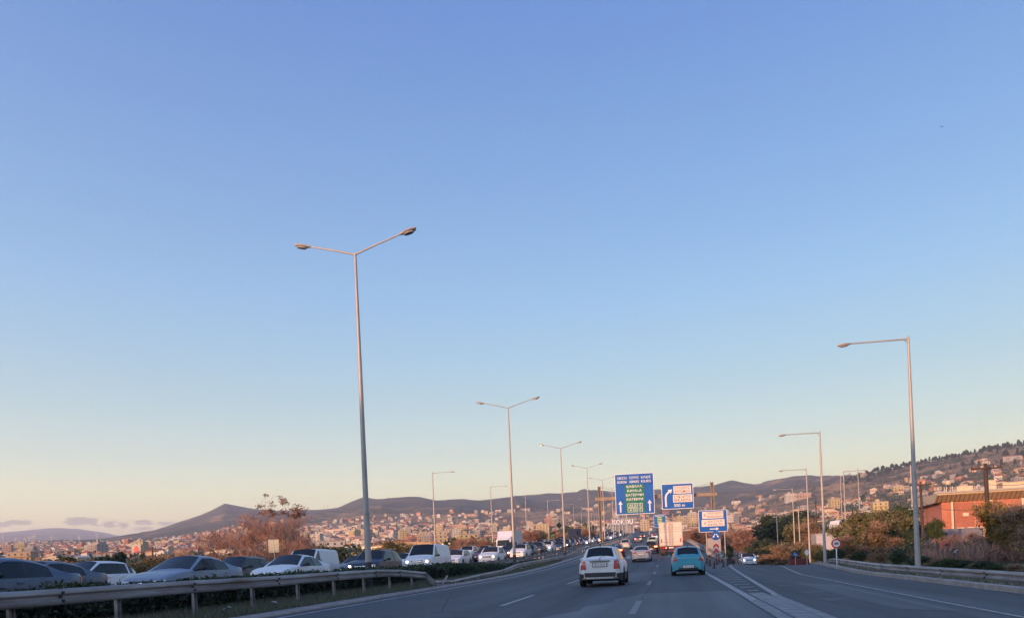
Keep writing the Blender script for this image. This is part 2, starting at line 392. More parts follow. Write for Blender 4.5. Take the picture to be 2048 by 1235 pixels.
ASPH = asphalt('asphalt', (0.060, 0.067, 0.077)); ASPH2 = asphalt('asphalt_newer', (0.092, 0.096, 0.104), 0.5); ASPH3 = asphalt('asphalt_slip', (0.064, 0.068, 0.074))

ASPH4 = asphalt('asphalt_bleached', (0.112, 0.117, 0.122), 0.6)
def hill_mat():
    m = bpy.data.materials.new('hillside_scrub'); m.use_nodes = True; nt = m.node_tree; b = nt.nodes['Principled BSDF']; N = lambda t: nt.nodes.new(t)
    geo = N('ShaderNodeNewGeometry'); 
    def noi(sc, det, st=(1, 1, 1), rough=0.6):
        mpn = N('ShaderNodeMapping'); mpn.inputs['Scale'].default_value = st; nt.links.new(geo.outputs['Position'], mpn.inputs[0])
        n = N('ShaderNodeTexNoise'); n.inputs['Scale'].default_value = sc; n.inputs['Detail'].default_value = det; n.inputs['Roughness'].default_value = rough
        nt.links.new(mpn.outputs[0], n.inputs['Vector']); return n.outputs['Fac']
    a = noi(0.006, 8, (1, 1, 7), 0.62); c = noi(0.05, 5, (1, 1, 3)); d = noi(0.0016, 4)
    s1 = N('ShaderNodeMath'); s1.operation = 'MULTIPLY_ADD'; nt.links.new(c, s1.inputs[0]); s1.inputs[1].default_value = 0.45; nt.links.new(a, s1.inputs[2])
    s2 = N('ShaderNodeMath'); s2.operation = 'MULTIPLY_ADD'; nt.links.new(d, s2.inputs[0]); s2.inputs[1].default_value = 0.6; nt.links.new(s1.outputs[0], s2.inputs[2])
    # closer slopes show bare ochre earth; far scrub coloured darker to offset frontal sunlight
    dist = N('ShaderNodeVectorMath'); dist.operation = 'LENGTH'; nt.links.new(geo.outputs['Position'], dist.inputs[0])
    dr = N('ShaderNodeMapRange'); dr.inputs['From Min'].default_value = 1700; dr.inputs['From Max'].default_value = 3000; dr.inputs['To Min'].default_value = 0.0; dr.inputs['To Max'].default_value = -0.24
    nt.links.new(dist.outputs['Value'], dr.inputs[0]); s3 = N('ShaderNodeMath'); s3.operation = 'ADD'; nt.links.new(s2.outputs[0], s3.inputs[0]); nt.links.new(dr.outputs[0], s3.inputs[1])
    rp = N('ShaderNodeValToRGB'); nt.links.new(s3.outputs[0], rp.inputs[0])
    stops(rp.color_ramp, [(0.0, (0.024, 0.034, 0.026)), (0.50, (0.032, 0.044, 0.032)), (0.80, (0.055, 0.058, 0.038)), (0.95, (0.10, 0.085, 0.050)), (1.0, (0.20, 0.145, 0.080))])
    mr = N('ShaderNodeMapRange'); mr.inputs['From Min'].default_value = 0.90; mr.inputs['From Max'].default_value = 1.08; nt.links.new(s3.outputs[0], mr.inputs[0])
    mx = N('ShaderNodeMix'); mx.data_type = 'RGBA'; nt.links.new(mr.outputs[0], mx.inputs[0]); nt.links.new(rp.outputs[0], mx.inputs[6]); mx.inputs[7].default_value = (0.33, 0.215, 0.115, 1)
    nt.links.new(mx.outputs[2], b.inputs['Base Color']); b.inputs['Roughness'].default_value = 0.95; b.inputs['Specular IOR Level'].default_value = 0.1
    bp = N('ShaderNodeBump'); bp.inputs['Strength'].default_value = 0.6; bp.inputs['Distance'].default_value = 9.0
    nt.links.new(s1.outputs[0], bp.inputs['Height']); nt.links.new(bp.outputs[0], b.inputs['Normal'])
    return m
HILL = hill_mat()
GRASS_G = mat('verge_grass_ground', (0.125, 0.125, 0.085), rough=0.95, var=0.4, scale=1.2, wear=(0.16, 0.135, 0.11), bump=0.5)
BLADE = mat('grass_blades', (0.095, 0.12, 0.06), rough=0.9, var=0.3, scale=1, island=0.9, wear=(0.19, 0.165, 0.12))

# ---------------------------------------------------------------- ground, roads
def build_ground():
    rr = [3.0]
    while rr[-1] < 10500: rr.append(rr[-1]*(1.046 if rr[-1] < 1200 else 1.021)+0.05)
    aa = []
    a = -62.0
    while a < 62: aa.append(a); a += 0.32
    b = 62.0
    while b < 298: aa.append(b); b += 4
    V = [(0, 0, gz(0, 0))]; n = len(aa)
    for r in rr:
        for a in aa:
            t = math.radians(a)-YAW
            x, y = math.sin(t)*r, math.cos(t)*r
            V.append((x, y, gz(x, y)))
    Fc = [[0, 1+(k+1) % n, 1+k] for k in range(n)]
    for i in range(len(rr)-1):
        for k in range(n):
            k2 = (k+1) % n
            Fc.append([1+i*n+k, 1+i*n+k2, 1+(i+1)*n+k2, 1+(i+1)*n+k])
    o = link('ground', mesh('ground', V, Fc, HILL, smooth=True)); tag(o, kind='structure')
    return V
GV = build_ground()
def frange(a, b, st):
    L = []; x = a
    while x < b: L.append(x); x += st
    return L+[b]
def steps(s0, s1):
    L = [s0]
    while L[-1] < s1: L.append(min(s1, L[-1]+max(1.0, L[-1]*0.03)))
    return L
def ribbon(name, ts, s0, s1, zf, m, kind='structure', cross=6, parent=None, ss=None):
    """a sheet between two lateral functions; zf(s,t) gives its height"""
    ss = ss or steps(s0, s1); V = []; Fc = []
    for s in ss:
        a, b = ts(s)
        for k in range(cross+1):
            t = a+(b-a)*k/cross; V.append((t+shift(s), s, zf(s, t)))
    n = cross+1
    for i in range(len(ss)-1):
        for k in range(cross): Fc.append([i*n+k, i*n+k+1, (i+1)*n+k+1, (i+1)*n+k])
    o = link(name, mesh(name, V, Fc, m, smooth=True), parent)
    if kind: tag(o, kind=kind)
    return o
zm_ = lambda s, t: zmain(s)
ribbon('road', lambda s: (-10.4, max(4.3 if s > 20 else 2.7, min(4.3, slip_l(s))) if s > 20 else 4.3), -8, 900, zm_, ASPH, cross=5)
ribbon('slip_road', lambda s: (4.3 if s < 56 else slip_l(s)-0.6, slip_r(s)+0.1), -8, 640, lambda s, t: zslip(s, t)+0.004*(t > 4.31) if s > 50 else zmain(s)*(1-sm(4.3, 6, t)) + zslip(s, t), ASPH3, cross=8)
ribbon('opposite_carriageway', lambda s: (-27.6, -13.9), -8, 900, lambda s, t: zmain(s)+0.38, ASPH2, cross=3)
def mk(name, ts, s0, s1, lift=0.006, m=MARK, zf=zm_, cross=1, ss=None):
    o = ribbon(name, ts, s0, s1, lambda s, t: zf(s, t)+lift, m, cross=cross, ss=ss); return o
zsl = lambda s, t: (zmain(s)*(1-sm(4.3, 6, t)) + zslip(s, t)) if s <= 50 else zslip(s, t)+0.004
zmix = lambda s, t: zmain(s) if t <= 4.3 else zsl(s, t)
# lighter resurfaced patches in the foreground
zsl = lambda s, t: (zmain(s)*(1-sm(4.3, 6, t)) + zslip(s, t)) if s <= 50 else zslip(s, t)+0.004
zmix = lambda s, t: zmain(s) if t <= 4.3 else zsl(s, t)
ribbon('asphalt_patch', lambda s: (-3.9+0.21*(s-9)+.15*math.sin(s*2.3), 1.85), 4, 23.5, lambda s, t: zmain(s)+0.004, ASPH4, cross=2, ss=frange(4, 23.5, .5))
ribbon('asphalt_patch', lambda s: (-9.2, -7.0+.1*math.sin(s*1.7)), 24, 52, lambda s, t: zmain(s)+0.004, asphalt('asphalt_old', (0.046, 0.050, 0.058), .6), cross=1, ss=frange(24, 52, 1))
ribbon('asphalt_patch', lambda s: (3.5+.08*math.sin(s*1.9), 6.0), 15, 29, lambda s, t: zmix(s, t)+0.006, MATS.get('x') or ASPH2, cross=3, ss=frange(17, 29, 1))
ribbon('asphalt_patch', lambda s: (-4.3, -0.9), 31, 46, lambda s, t: zmain(s)+0.004, ASPH2, cross=1)
mk('edge_line', lambda s: (-9.95, -9.75), 4, 600)
mk('edge_line', lambda s: (-14.6, -14.45), 4, 600, zf=lambda s, t: zmain(s)+0.38)
def dashes(name, t, ph, period, ln, s1, w=0.15, zf=zm_, m=MARK):
    V = []; Fc = []; s = ph
    while s < s1:
        for k in range(3):
            a, b = s+ln*k/3, s+ln*(k+1)/3; n = len(V)
            for (q, e) in ((t, a), (t+w, a), (t+w, b), (t, b)): V.append((q+shift(e), e, zf(e, q)+0.007))
            Fc.append([n, n+1, n+2, n+3])
        s += period
    o = link(name, mesh(name, V, Fc, m)); tag(o, kind='structure')
dashes('lane_line', -4.55, 6.1, 13.5, 5.0, 700)
dashes('lane_line', -0.86, 2.3, 13.5, 4.3, 700, m=MARKW)
zo = lambda s, t: zmain(s)+0.38
dashes('lane_line', -17.1, 3, 12, 4, 500, zf=zo); dashes('lane_line', -20.7, 3, 12, 4, 500, zf=zo); dashes('lane_line', -24.3, 3, 12, 4, 500, zf=zo)
mk('gore_line', lambda s: (1.93, 2.13), 19, 700, lift=0.008); mk('gore_line', lambda s: (1.90, 2.16), 4, 19, lift=0.008, m=MARKW)
mk('worn_marking', lambda s: (2.2, 2.62), 4, 22, lift=0.007, m=MARKW, zf=zmix)
mk('gore_line', lambda s: (slip_l(s)-0.08, slip_l(s)+0.08), 21, 62, lift=0.009, zf=zmix, cross=2); mk('gore_line', lambda s: (slip_l(s)-0.12, slip_l(s)+0.1), 4, 21, lift=0.009, zf=zmix, cross=2, m=MARKW)
V = []; Fc = []; s = 23.0
while s < 56:
    n = len(V); a, b = 2.3, slip_l(s)-0.25
    for (q, e) in ((a, s), (b, s+0.10), (b, s+0.42), (a, s+0.32)): V.append((q, e, zmix(e, q)+0.008))
    Fc.append([n, n+1, n+2, n+3]); s += 2.1
tag(link('gore_bars', mesh('gore_bars', V, Fc, MARK)), kind='structure')
mk('edge_line', lambda s: (slip_r(s)-2.75, slip_r(s)-2.6), 4, 400, lift=0.014, zf=zsl)

def kerbline(name, t0, s0, s1, h=0.13, w=0.32, zf=zm_, tf=None, unit=2.0, n_ind=300):
    """kerb stones butted end to end, each one a part"""
    root = empty(name, (t0 if tf is None else tf(s0), s0, 0)); tag(root, kind='structure')
    s = s0; k = 0; tail = MB()
    while s < s1:
        L = unit if s < 70 else unit*2
        e = min(s1, s+L-0.02)
        ta = tf(s) if tf else t0; tb = tf(e) if tf else t0
        P = []
        dz = RS.uniform(-.008, .008)
        for (q, ss_) in ((ta, s), (tb, e)):
            z = zf(ss_, q)
            for (dx, dz2) in ((-w/2, -0.2), (-w/2, h), (w/2-0.05, h), (w/2, h-0.05), (w/2, -0.2)):
                P.append((q+shift(ss_)+dx*(1 if name.endswith('left') or True else -1), ss_, z+dz2+dz))
        Fc = [[i, (i+1) % 5, 5+(i+1) % 5, 5+i] for i in range(5)]+[[4, 3, 2, 1, 0], [5, 6, 7, 8, 9]]
        if k < 60:
            o = link('kerbstone', mesh('kerbstone', [Vector(p)-root.location for p in P], Fc, KERB), root)
        else: tail.add([Vector(p)-root.location for p in P], Fc)
        s += L; k += 1
    if tail.V:
        o = tail.obj('kerbstones', KERB, root); tag(o, kind='stuff')
    return root
kerbline('kerb', -10.62, 3, 420, h=0.09, w=0.5)
kerbline('kerb', -13.75, 10, 300, h=0.52, w=0.3)
kerbline('kerb', 0, 3, 140, tf=lambda s: slip_r(s)+0.25, zf=lambda s, t: zslip(s, slip_r(s)), h=0.16, w=0.36)
ribbon('median_strip', lambda s: (-13.62, -10.85), -8, 820, lambda s, t: zmain(s)+0.06+0.14*sm(-10.85, -11.8, t)+0.04*noise.noise(Vector((t*1.3, s*0.6, 0))), GRASS_G, cross=8)
ribbon('verge', lambda s: (slip_r(s)+0.42, slip_r(s)+9), -8, 150, lambda s, t: max(zslip(s, slip_r(s))-0.02-0.22*max(0, t-slip_r(s)-1.3)+0.06*noise.noise(Vector((t, s*.7, 1))), ground(t+shift(s), s)+0.012), GRASS_G, cross=9)

# ---------------------------------------------------------------- guardrails
WPROF = [(0.0, -0.155), (0.05, -0.15), (0.083, -0.115), (0.083, -0.06), (0.02, -0.015), (0.02, 0.015), (0.083, 0.06), (0.083, 0.115), (0.05, 0.15), (0.0, 0.155)]
def beam(pa, pb, side, na, nb, rough=0.0):
    """one length of W beam from pa to pb (tops at the given points); side +1 bulges to +x"""
    V = []; seg = 6
    for k in range(seg+1):
        f = k/seg; p = pa.lerp(pb, f); nn = na.lerp(nb, f)
        j = Vector((noise.noise(p*0.9)*rough, 0, noise.noise(p*0.8+Vector((9, 9, 9)))*rough*0.6))
        for off in (0, -0.006):
            for (dx, dz) in WPROF:
                V.append(p+j+nn*((dx+off)*side)+Vector((0, 0, dz-0.155)))
    m = len(WPROF); Fc = []
    for k in range(seg):
        for i in range(m-1):
            a = k*2*m+i; Fc.append([a, a+1, a+1+2*m, a+2*m]); a += m; Fc.append([a+1, a, a+2*m, a+1+2*m])
    return V, Fc
def guardrail(label, pts, side, post_every, groundf, group=None, post_w=0.12, rough=0.01):
    """pts: list of (x,y,ztop) in world metres along the rail"""
    root = empty('guardrail', Vector(pts[0])); tag(root, label, 'guardrail')
    O = root.location
    acc = 0; P = [Vector(p) for p in pts]
    nrm = []
    for k in range(len(P)):
        d = (P[min(k+1, len(P)-1)]-P[max(0, k-1)]); d.z = 0; d.normalize(); nrm.append(Vector((d.y, -d.x, 0)))
    for k in range(len(P)-1):
        V, Fc = beam(P[k], P[k+1], side, nrm[k], nrm[k+1], rough)
        # the lap joint: each length starts a few millimetres proud of the one before
        V = [v+nrm[k]*(0.006*(k % 2)*side) for v in V]
        o = link('beam', mesh('beam', [v-O for v in V], Fc, GALV, smooth=True, sharp=50), root)
        b = MB()
        for dz in (-0.08, -0.23): b.box(P[k]-O+nrm[k]*(0.10*side)+Vector((0, 0, dz)), (0.03, 0.05, 0.05))
        b.box(P[k]-O+nrm[k]*(0.033*side)+Vector((0, 0, -0.155)), (0.03, 0.07, 0.06))
        o = b.obj('bolts', TRIM, root); o['kind'] = 'stuff'
    L = [0]
    for k in range(len(P)-1): L.append(L[-1]+(P[k+1]-P[k]).length)
    s = 0.4
    while s < L[-1]:
        k = max(i for i in range(len(L)) if L[i] <= s); k = min(k, len(P)-2); f = (s-L[k])/(L[k+1]-L[k]); p = P[k].lerp(P[k+1], f)
        g = groundf(p.x, p.y); q = p-O-nrm[k]*(0.10*side); hh = p.z-0.04-g+0.3
        b = MB(); c = q+Vector((0, 0, -0.04-hh/2+0.03)); tilt = RS.uniform(-.03, .03)
        Mx = Matrix.Rotation(tilt, 3, 'X')
        b.box(c, (0.012, post_w, hh), M=Mx); b.box(c+Vector((0.03, post_w/2, 0)), (0.06, 0.012, hh), M=Mx); b.box(c+Vector((0.03, -post_w/2, 0)), (0.06, 0.012, hh), M=Mx)
        b.box(q+nrm[k]*(0.05*side)+Vector((0, 0, -0.155)), (0.10, 0.1, 0.22))
        b.obj('post', GALV, root)
        s += post_every
    return root
def zmed(x, y): return zmain(y)+0.18
# the median rail: intact, then the crushed stretch, then sagging back up to line
mp_ = [(-11.35, 8, 1.08), (-11.35, 12, 1.08), (-11.35, 16, 1.08), (-11.35, 20, 1.06), (-11.36, 24, 1.07), (-11.36, 27.5, 1.06), (-11.3, 30, 1.0)]
CRUSH = [(850, 1143, -11.25), (868, 1160, -10.9), (905, 1159, -10.95), (960, 1147, -11.1), (1005, 1138, -11.25), (1035, 1126, -11.35), (1062, 1121, -11.35), (1100, 1115, -11.35), (1130, 1109.5, -11.35)]
def lane_pt(x, y, t):
    s = at_lane(x, y, t); tt = t+shift(s); Zc = s*math.cos(YAW)-tt*math.sin(YAW)
    p = px(x, y, Zc); return (tt, s, p.z)
for c in CRUSH: mp_.append(lane_pt(*c))
sl = mp_[-1][1]
z0off = mp_[-1][2]-zmain(sl)
s = sl+4
while s < 330: mp_.append((-11.35+shift(s), s, zmain(s)+z0off+(0.95-z0off)*sm(sl, sl+20, s))); s += 4 if s < 120 else 12
print('CRUSH', [tuple(round(v, 2) for v in p) for p in mp_[5:22]])
GR1 = guardrail('long steel crash barrier along the median, crushed and bent down beside the white van', mp_, 1, 2.6, zmed)
b = MB(); q = Vector(mp_[8])
b.box((0, 0, 0), (0.06, 0.1, 0.75), M=Matrix.Rotation(0.5, 3, 'Y') @ Matrix.Rotation(-0.35, 3, 'X'))
o = b.obj('barrier_post', GALV, None, loc=q+Vector((0.14, 1.1, -0.12))); tag(o, 'torn-off metal post leaning over the crushed part of the median barrier', 'post')
# rail of the opposite carriageway
pr = []; s = 30.0
while s < 150: pr.append((-13.4+shift(s), s, zmain(s)+0.38+0.62)); s += 4
guardrail('steel crash barrier on the far side of the median, facing the queue', pr, -1, 2.6, lambda x, y: zmain(y)+0.2)
# right-hand rail on the outside of the slip road
def zR(x, y): return zslip(y, slip_r(y))+0.05
pr = []
for s in frange(7, 59, 4): pr.append((slip_r(s)+0.95, s, zslip(s, slip_r(s))+0.50))
pr += [(slip_r(61.5)+0.9, 61.5, zR(0, 61.5)+0.38), (slip_r(64)+0.8, 64, zR(0, 64)+0.12)]
guardrail('steel crash barrier curving along the outside of the slip road on the right', pr, -1, 1.35, zR)
# rail from the gore nose along the right of the main carriageway
pr = [(4.55, 61.5, zmain(61)+0.25), (4.4, 65, zmain(65)+0.6)]
s = 69
while s < 330: pr.append((4.25+shift(s), s, zmain(s)+0.72)); s += 4 if s < 130 else 10
guardrail('crash barrier starting at the gore nose and climbing along the main road', pr, -1, 2.6, lambda x, y: zmain(y)-0.1)
# concrete retaining plinth under that rail
b = MB()
for k in range(len(pr)-3):
    a_, c_ = Vector(pr[k+2]), Vector(pr[k+3]); zb = -1.2
    V = [(a_.x+.12, a_.y, a_.z-.62), (a_.x+.45, a_.y, a_.z-.62), (c_.x+.45, c_.y, c_.z-.62), (c_.x+.12, c_.y, c_.z-.62)]
    V += [(v[0], v[1], v[2]-1.6) for v in V]
    b.add(V, [[0, 1, 2, 3], [7, 6, 5, 4], [1, 5, 6, 2], [0, 3, 7, 4], [0, 4, 5, 1], [3, 2, 6, 7]])
o = b.obj('retaining_wall', CONC); tag(o, 'low concrete retaining wall under the barrier between main road and slip road', 'wall')
# ---------------------------------------------------------------- cars
class Car:
    def __init__(s, L=4.4, W=1.78, H=1.45, gc=0.2, wb=2.6, wr=0.32, nose=0.70, hood=0.98, cowl=1.35, rf=0.72, rr=0.95, deck=None, deckz=1.0, belt=0.93, tailz=0.98, tumble=0.20, back=0.5, tail_in=0.1, van=False, shoulder=0.04):
        s.__dict__.update(locals()); del s.__dict__['s']
def car_meshes(c, far=False):
    """returns dict of name -> (V, F, idx) plus BVH of the body; front is +Y"""
    hl = c.L/2; hw = c.W/2
    ya, yb = c.wb/2+0.05, -c.wb/2+0.05     # axles
    cowl_y = hl-c.cowl; rf_y = cowl_y-c.rf; rr_y = -hl+c.rr if c.deck is None else -hl+c.rr
    deck_y = -hl+(c.back if c.deck is None else c.deck)
    bp = (rf_y+rr_y)/2-0.02
    ys = {hl, hl-0.03, hl-0.10, hl-0.25, hl-0.5, cowl_y, cowl_y-0.06, rf_y, rf_y-0.12, bp-0.05, bp+0.05, rr_y+0.10, rr_y, deck_y, deck_y+0.05, -hl+0.25, -hl+0.10, -hl+0.03, -hl, (hl-0.5+cowl_y)/2}
    nA = 9 if not far else 5
    for a in (ya, yb):
        R_ = c.wr+0.06
        for k in range(nA): ys.add(a+R_*math.cos(math.pi*k/(nA-1)))
        ys.add(a+R_+0.01); ys.add(a-R_-0.01)
    if abs((rr_y+bp)/2) > 0 and c.L > 4.2: cp = (rr_y+bp)/2
    ys = sorted(y for y in ys if -hl <= y <= hl)
    o = [ys[0]]
    for y in ys[1:]:
        if y-o[-1] > 0.012: o.append(y)
    ys = o
    def body_top(y):     # hood / deck height
        if y >= cowl_y:
            f = (y-cowl_y)/(hl-cowl_y); return c.hood+(c.nose-c.hood)*(f**1.9) - (0.16*max(0, (f-0.93)/0.07)**2)
        if y <= deck_y:
            f = (deck_y-y)/max(0.01, (deck_y+hl)); return c.deckz+(c.tailz-c.deckz)*f - 0.10*max(0, (f-0.85)/0.15)**2
        f = (y-deck_y)/(cowl_y-deck_y); return c.deckz+(c.hood-c.deckz)*f
    def roof(y):
        f = (y-rr_y)/(rf_y-rr_y); f = min(1, max(0, f))
        base = c.H-0.07*(1-f)**2-0.02*f**3
        if y > rf_y:
            g = (y-rf_y)/(cowl_y-rf_y); g = min(1, g); return base+(c.hood+0.01-base)*(g**1.12)
        if y < rr_y:
            g = (rr_y-y)/(rr_y-deck_y); g = min(1, g); return base+(c.deckz+0.01-base)*(g**1.15)
        return base
    def width(y):
        f = abs(y)/hl; w = hw*(1-0.045*f**3)
        e = hl-abs(y)
        if e < 0.6: w -= hw*0.24*((0.6-e)/0.6)**2.2
        return w
    V = []; rows = []
    for y in ys:
        w = width(y); bt = body_top(y); rt = roof(y) if deck_y < y < cowl_y else bt
        cab = rt > bt+0.02
        e = hl-abs(y)
        zb = c.gc+ (0.10*max(0, 1-e/0.28) if e < .28 else 0); low = zb
        for a in (ya, yb):
            R_ = c.wr+0.065; d = y-a
            if abs(d) < R_: low = max(low, c.wr+math.sqrt(max(0, R_*R_-d*d)))
        mid = max(0.52, low+0.02); bel = min(c.belt, bt-0.035); bel = max(bel, mid+0.05)
        sh = max(mid+0.02, bel-0.10)
        h = (rt-bel)
        if cab:
            tw = min(c.tumble, c.tumble*h/(c.H-c.belt)) + (0 if c.van else .05*max(0, min(1, (rr_y+.45-y)/.5)))*min(1, h/.3)
            r6 = (w-0.005-c.shoulder-tw+ (.04 if c.shoulder > .05 else 0), rt-0.085*min(1, h/0.4)); r7 = (max(0.3, r6[0]-0.10), rt-0.022); r8 = (0, rt+0.03)
            r75 = (r7[0]*0.55, rt+0.018)
        else:
            r6 = (w-0.10, bt-0.004); r7 = (w-0.20, bt+0.008); r75 = (w*0.4, bt+0.022); r8 = (0, bt+0.025)
        ring = [(0, zb), (w-0.22, zb if low <= zb+.001 else low-0.0), (w-0.03, low), (w, mid), (w-0.008-c.shoulder*.25, sh), (w-c.shoulder, bel), r6, r7, r75, r8]
        rows.append(cab); b = len(V)
        for (x, z) in ring: V.append(Vector((x, y, z)))
        for (x, z) in ring[1:-1][::-1]: V.append(Vector((-x, y, z)))
    n = 18; Fb = []; Ib = []; G = {'windscreen': [], 'rear_window': [], 'side_window': []}
    for i in range(len(ys)-1):
        y0, y1 = ys[i], ys[i+1]; ym = (y0+y1)/2
        for k in range(n):
            k2 = (k+1) % n; f = [i*n+k, i*n+k2, (i+1)*n+k2, (i+1)*n+k]
            kk = k if k < 9 else 17-k     # mirrored strip index
            kind = None
            incab = deck_y+0.04 < ym < cowl_y-0.055
            if incab:
                if kk == 5:
                    if c.van and ym < rf_y-0.45: kind = None
                    elif bp-0.05 <= ym <= bp+0.05: kind = 'pillar'
                    elif rr_y+0.0 <= ym <= rr_y+0.10 and c.L > 3.9 and c.deck is None: kind = 'pillar2'
                    elif ym < rr_y and (rr_y-ym) > (rr_y-deck_y)*0.45: kind = None
                    else: kind = 'side_window'
                elif kk >= 7 and ym > rf_y: kind = 'windscreen'
                elif kk >= 7 and ym < rr_y and not c.van: kind = 'rear_window'
            if kind in G: G[kind].append(f)
            elif kind == 'pillar': Fb.append(f); Ib.append(1)
            else:
                Fb.append(f)
                Ib.append(1 if kk in (0, 1) else (1 if (c.__dict__.get('clad') and kk == 2) else 0))
    Fb.append(list(range(n))); Ib.append(0); Fb.append([(len(ys)-1)*n+k for k in range(n)][::-1]); Ib.append(0)
    # outward orientation
    Fb = [f[::-1] for f in Fb]; G = {k: [f[::-1] for f in v] for k, v in G.items()}
    bv = BVHTree.FromPolygons(V, Fb+sum(G.values(), []))
    return V, Fb, Ib, G, bv, (ya, yb)
def sub(V, Fs):
    used = sorted({i for f in Fs for i in f}); mp2 = {a: k for k, a in enumerate(used)}
    return [V[i] for i in used], [[mp2[i] for i in f] for f in Fs]
def patch(bv, corners, dr, off=0.012, n=5, axis='y'):
    """a plate that follows the body: corners (a,z) x4 seen along the axis; dr = the direction the outside faces"""
    V = []; Fc = []
    ok = []
    for r in range(n+1):
        for q in range(n+1):
            u, v = q/n, r/n
            a = (corners[0][0]*(1-u)+corners[1][0]*u)*(1-v)+(corners[3][0]*(1-u)+corners[2][0]*u)*v
            z = (corners[0][1]*(1-u)+corners[1][1]*u)*(1-v)+(corners[3][1]*(1-u)+corners[2][1]*u)*v
            o = Vector((a, dr*6, z)) if axis == 'y' else Vector((dr*4, a, z)); d = Vector((0, -dr, 0)) if axis == 'y' else Vector((-dr, 0, 0))
            h = bv.ray_cast(o, d)[0]
            ok.append(h)
    hs = [h for h in ok if h is not None]
    if not hs: return V, Fc
    for k, h in enumerate(ok):
        if h is None: h = min(hs, key=lambda q: abs(k % (n+1)))
        V.append(h+(Vector((0, dr*off, 0)) if axis == 'y' else Vector((dr*off, 0, 0))))
    m = n+1
    back = [v-(Vector((0, dr*0.06, 0)) if axis == 'y' else Vector((dr*0.06, 0, 0))) for v in V]
    for r in range(n):
        for q in range(n): Fc.append([r*m+q, r*m+q+1, (r+1)*m+q+1, (r+1)*m+q])
    b = len(V); edge = [q for q in range(m)]+[r*m+n for r in range(1, m)]+[n*m+q for q in range(n-1, -1, -1)]+[r*m for r in range(n-1, 0, -1)]
    V = V+[back[e] for e in edge]
    for k in range(len(edge)):
        k2 = (k+1) % len(edge); Fc.append([edge[k2], edge[k], b+k, b+k2])
    return V, Fc
def wheel_parts(r, w=0.2):
    t = MB(); n = 24
    prof = [(-w/2, r*0.66), (-w/2, r*0.93), (-w/2+0.03, r), (w/2-0.03, r), (w/2, r*0.93), (w/2, r*0.66)]
    V = []; Fc = []
    for k in range(n):
        a = 2*math.pi*k/n
        for (x, q) in prof: V.append((x, math.cos(a)*q, math.sin(a)*q))
    m = len(prof)
    for k in range(n):
        k2 = (k+1) % n
        for j in range(m-1): Fc.append([k*m+j, k*m+j+1, k2*m+j+1, k2*m+j])
    tyre = mesh('wheel', V, [f[::-1] for f in Fc], TYRE, smooth=True, sharp=45)
    rm = MB()
    for k in range(n):
        a, b = 2*math.pi*k/n, 2*math.pi*(k+1)/n
        rm.add([(-0.02, 0, 0), (-0.02, math.cos(a)*r*.67, math.sin(a)*r*.67), (-0.02, math.cos(b)*r*.67, math.sin(b)*r*.67)], [[0, 1, 2]], 1)
        rm.add([(0.02, 0, 0), (0.02, math.cos(a)*r*.67, math.sin(a)*r*.67), (0.02, math.cos(b)*r*.67, math.sin(b)*r*.67)], [[0, 1, 2]], 1)
    for side in (-1, 1):
        for k in range(5):
            a = 2*math.pi*k/5; u = Vector((0, math.cos(a), math.sin(a))); p = Vector((0, -math.sin(a), math.cos(a))); X = Vector((side*0.08, 0, 0))
            rm.add([X+p*.04, X-p*.04, X*.95+u*r*.66-p*.055, X*.95+u*r*.66+p*.055], [[0, 1, 2, 3]], 0)
        nn = 16
        for k in range(nn):
            a, b = 2*math.pi*k/nn, 2*math.pi*(k+1)/nn; X = side*0.095
            f = lambda q, s_: (X, math.cos(q)*r*s_, math.sin(q)*r*s_)
            rm.add([f(a, .67), f(b, .67), f(b, .57), f(a, .57)], [[0, 1, 2, 3]], 0)
    return tyre, rm.mesh('rim', [RIM, TRIM])
WHEELS = {}
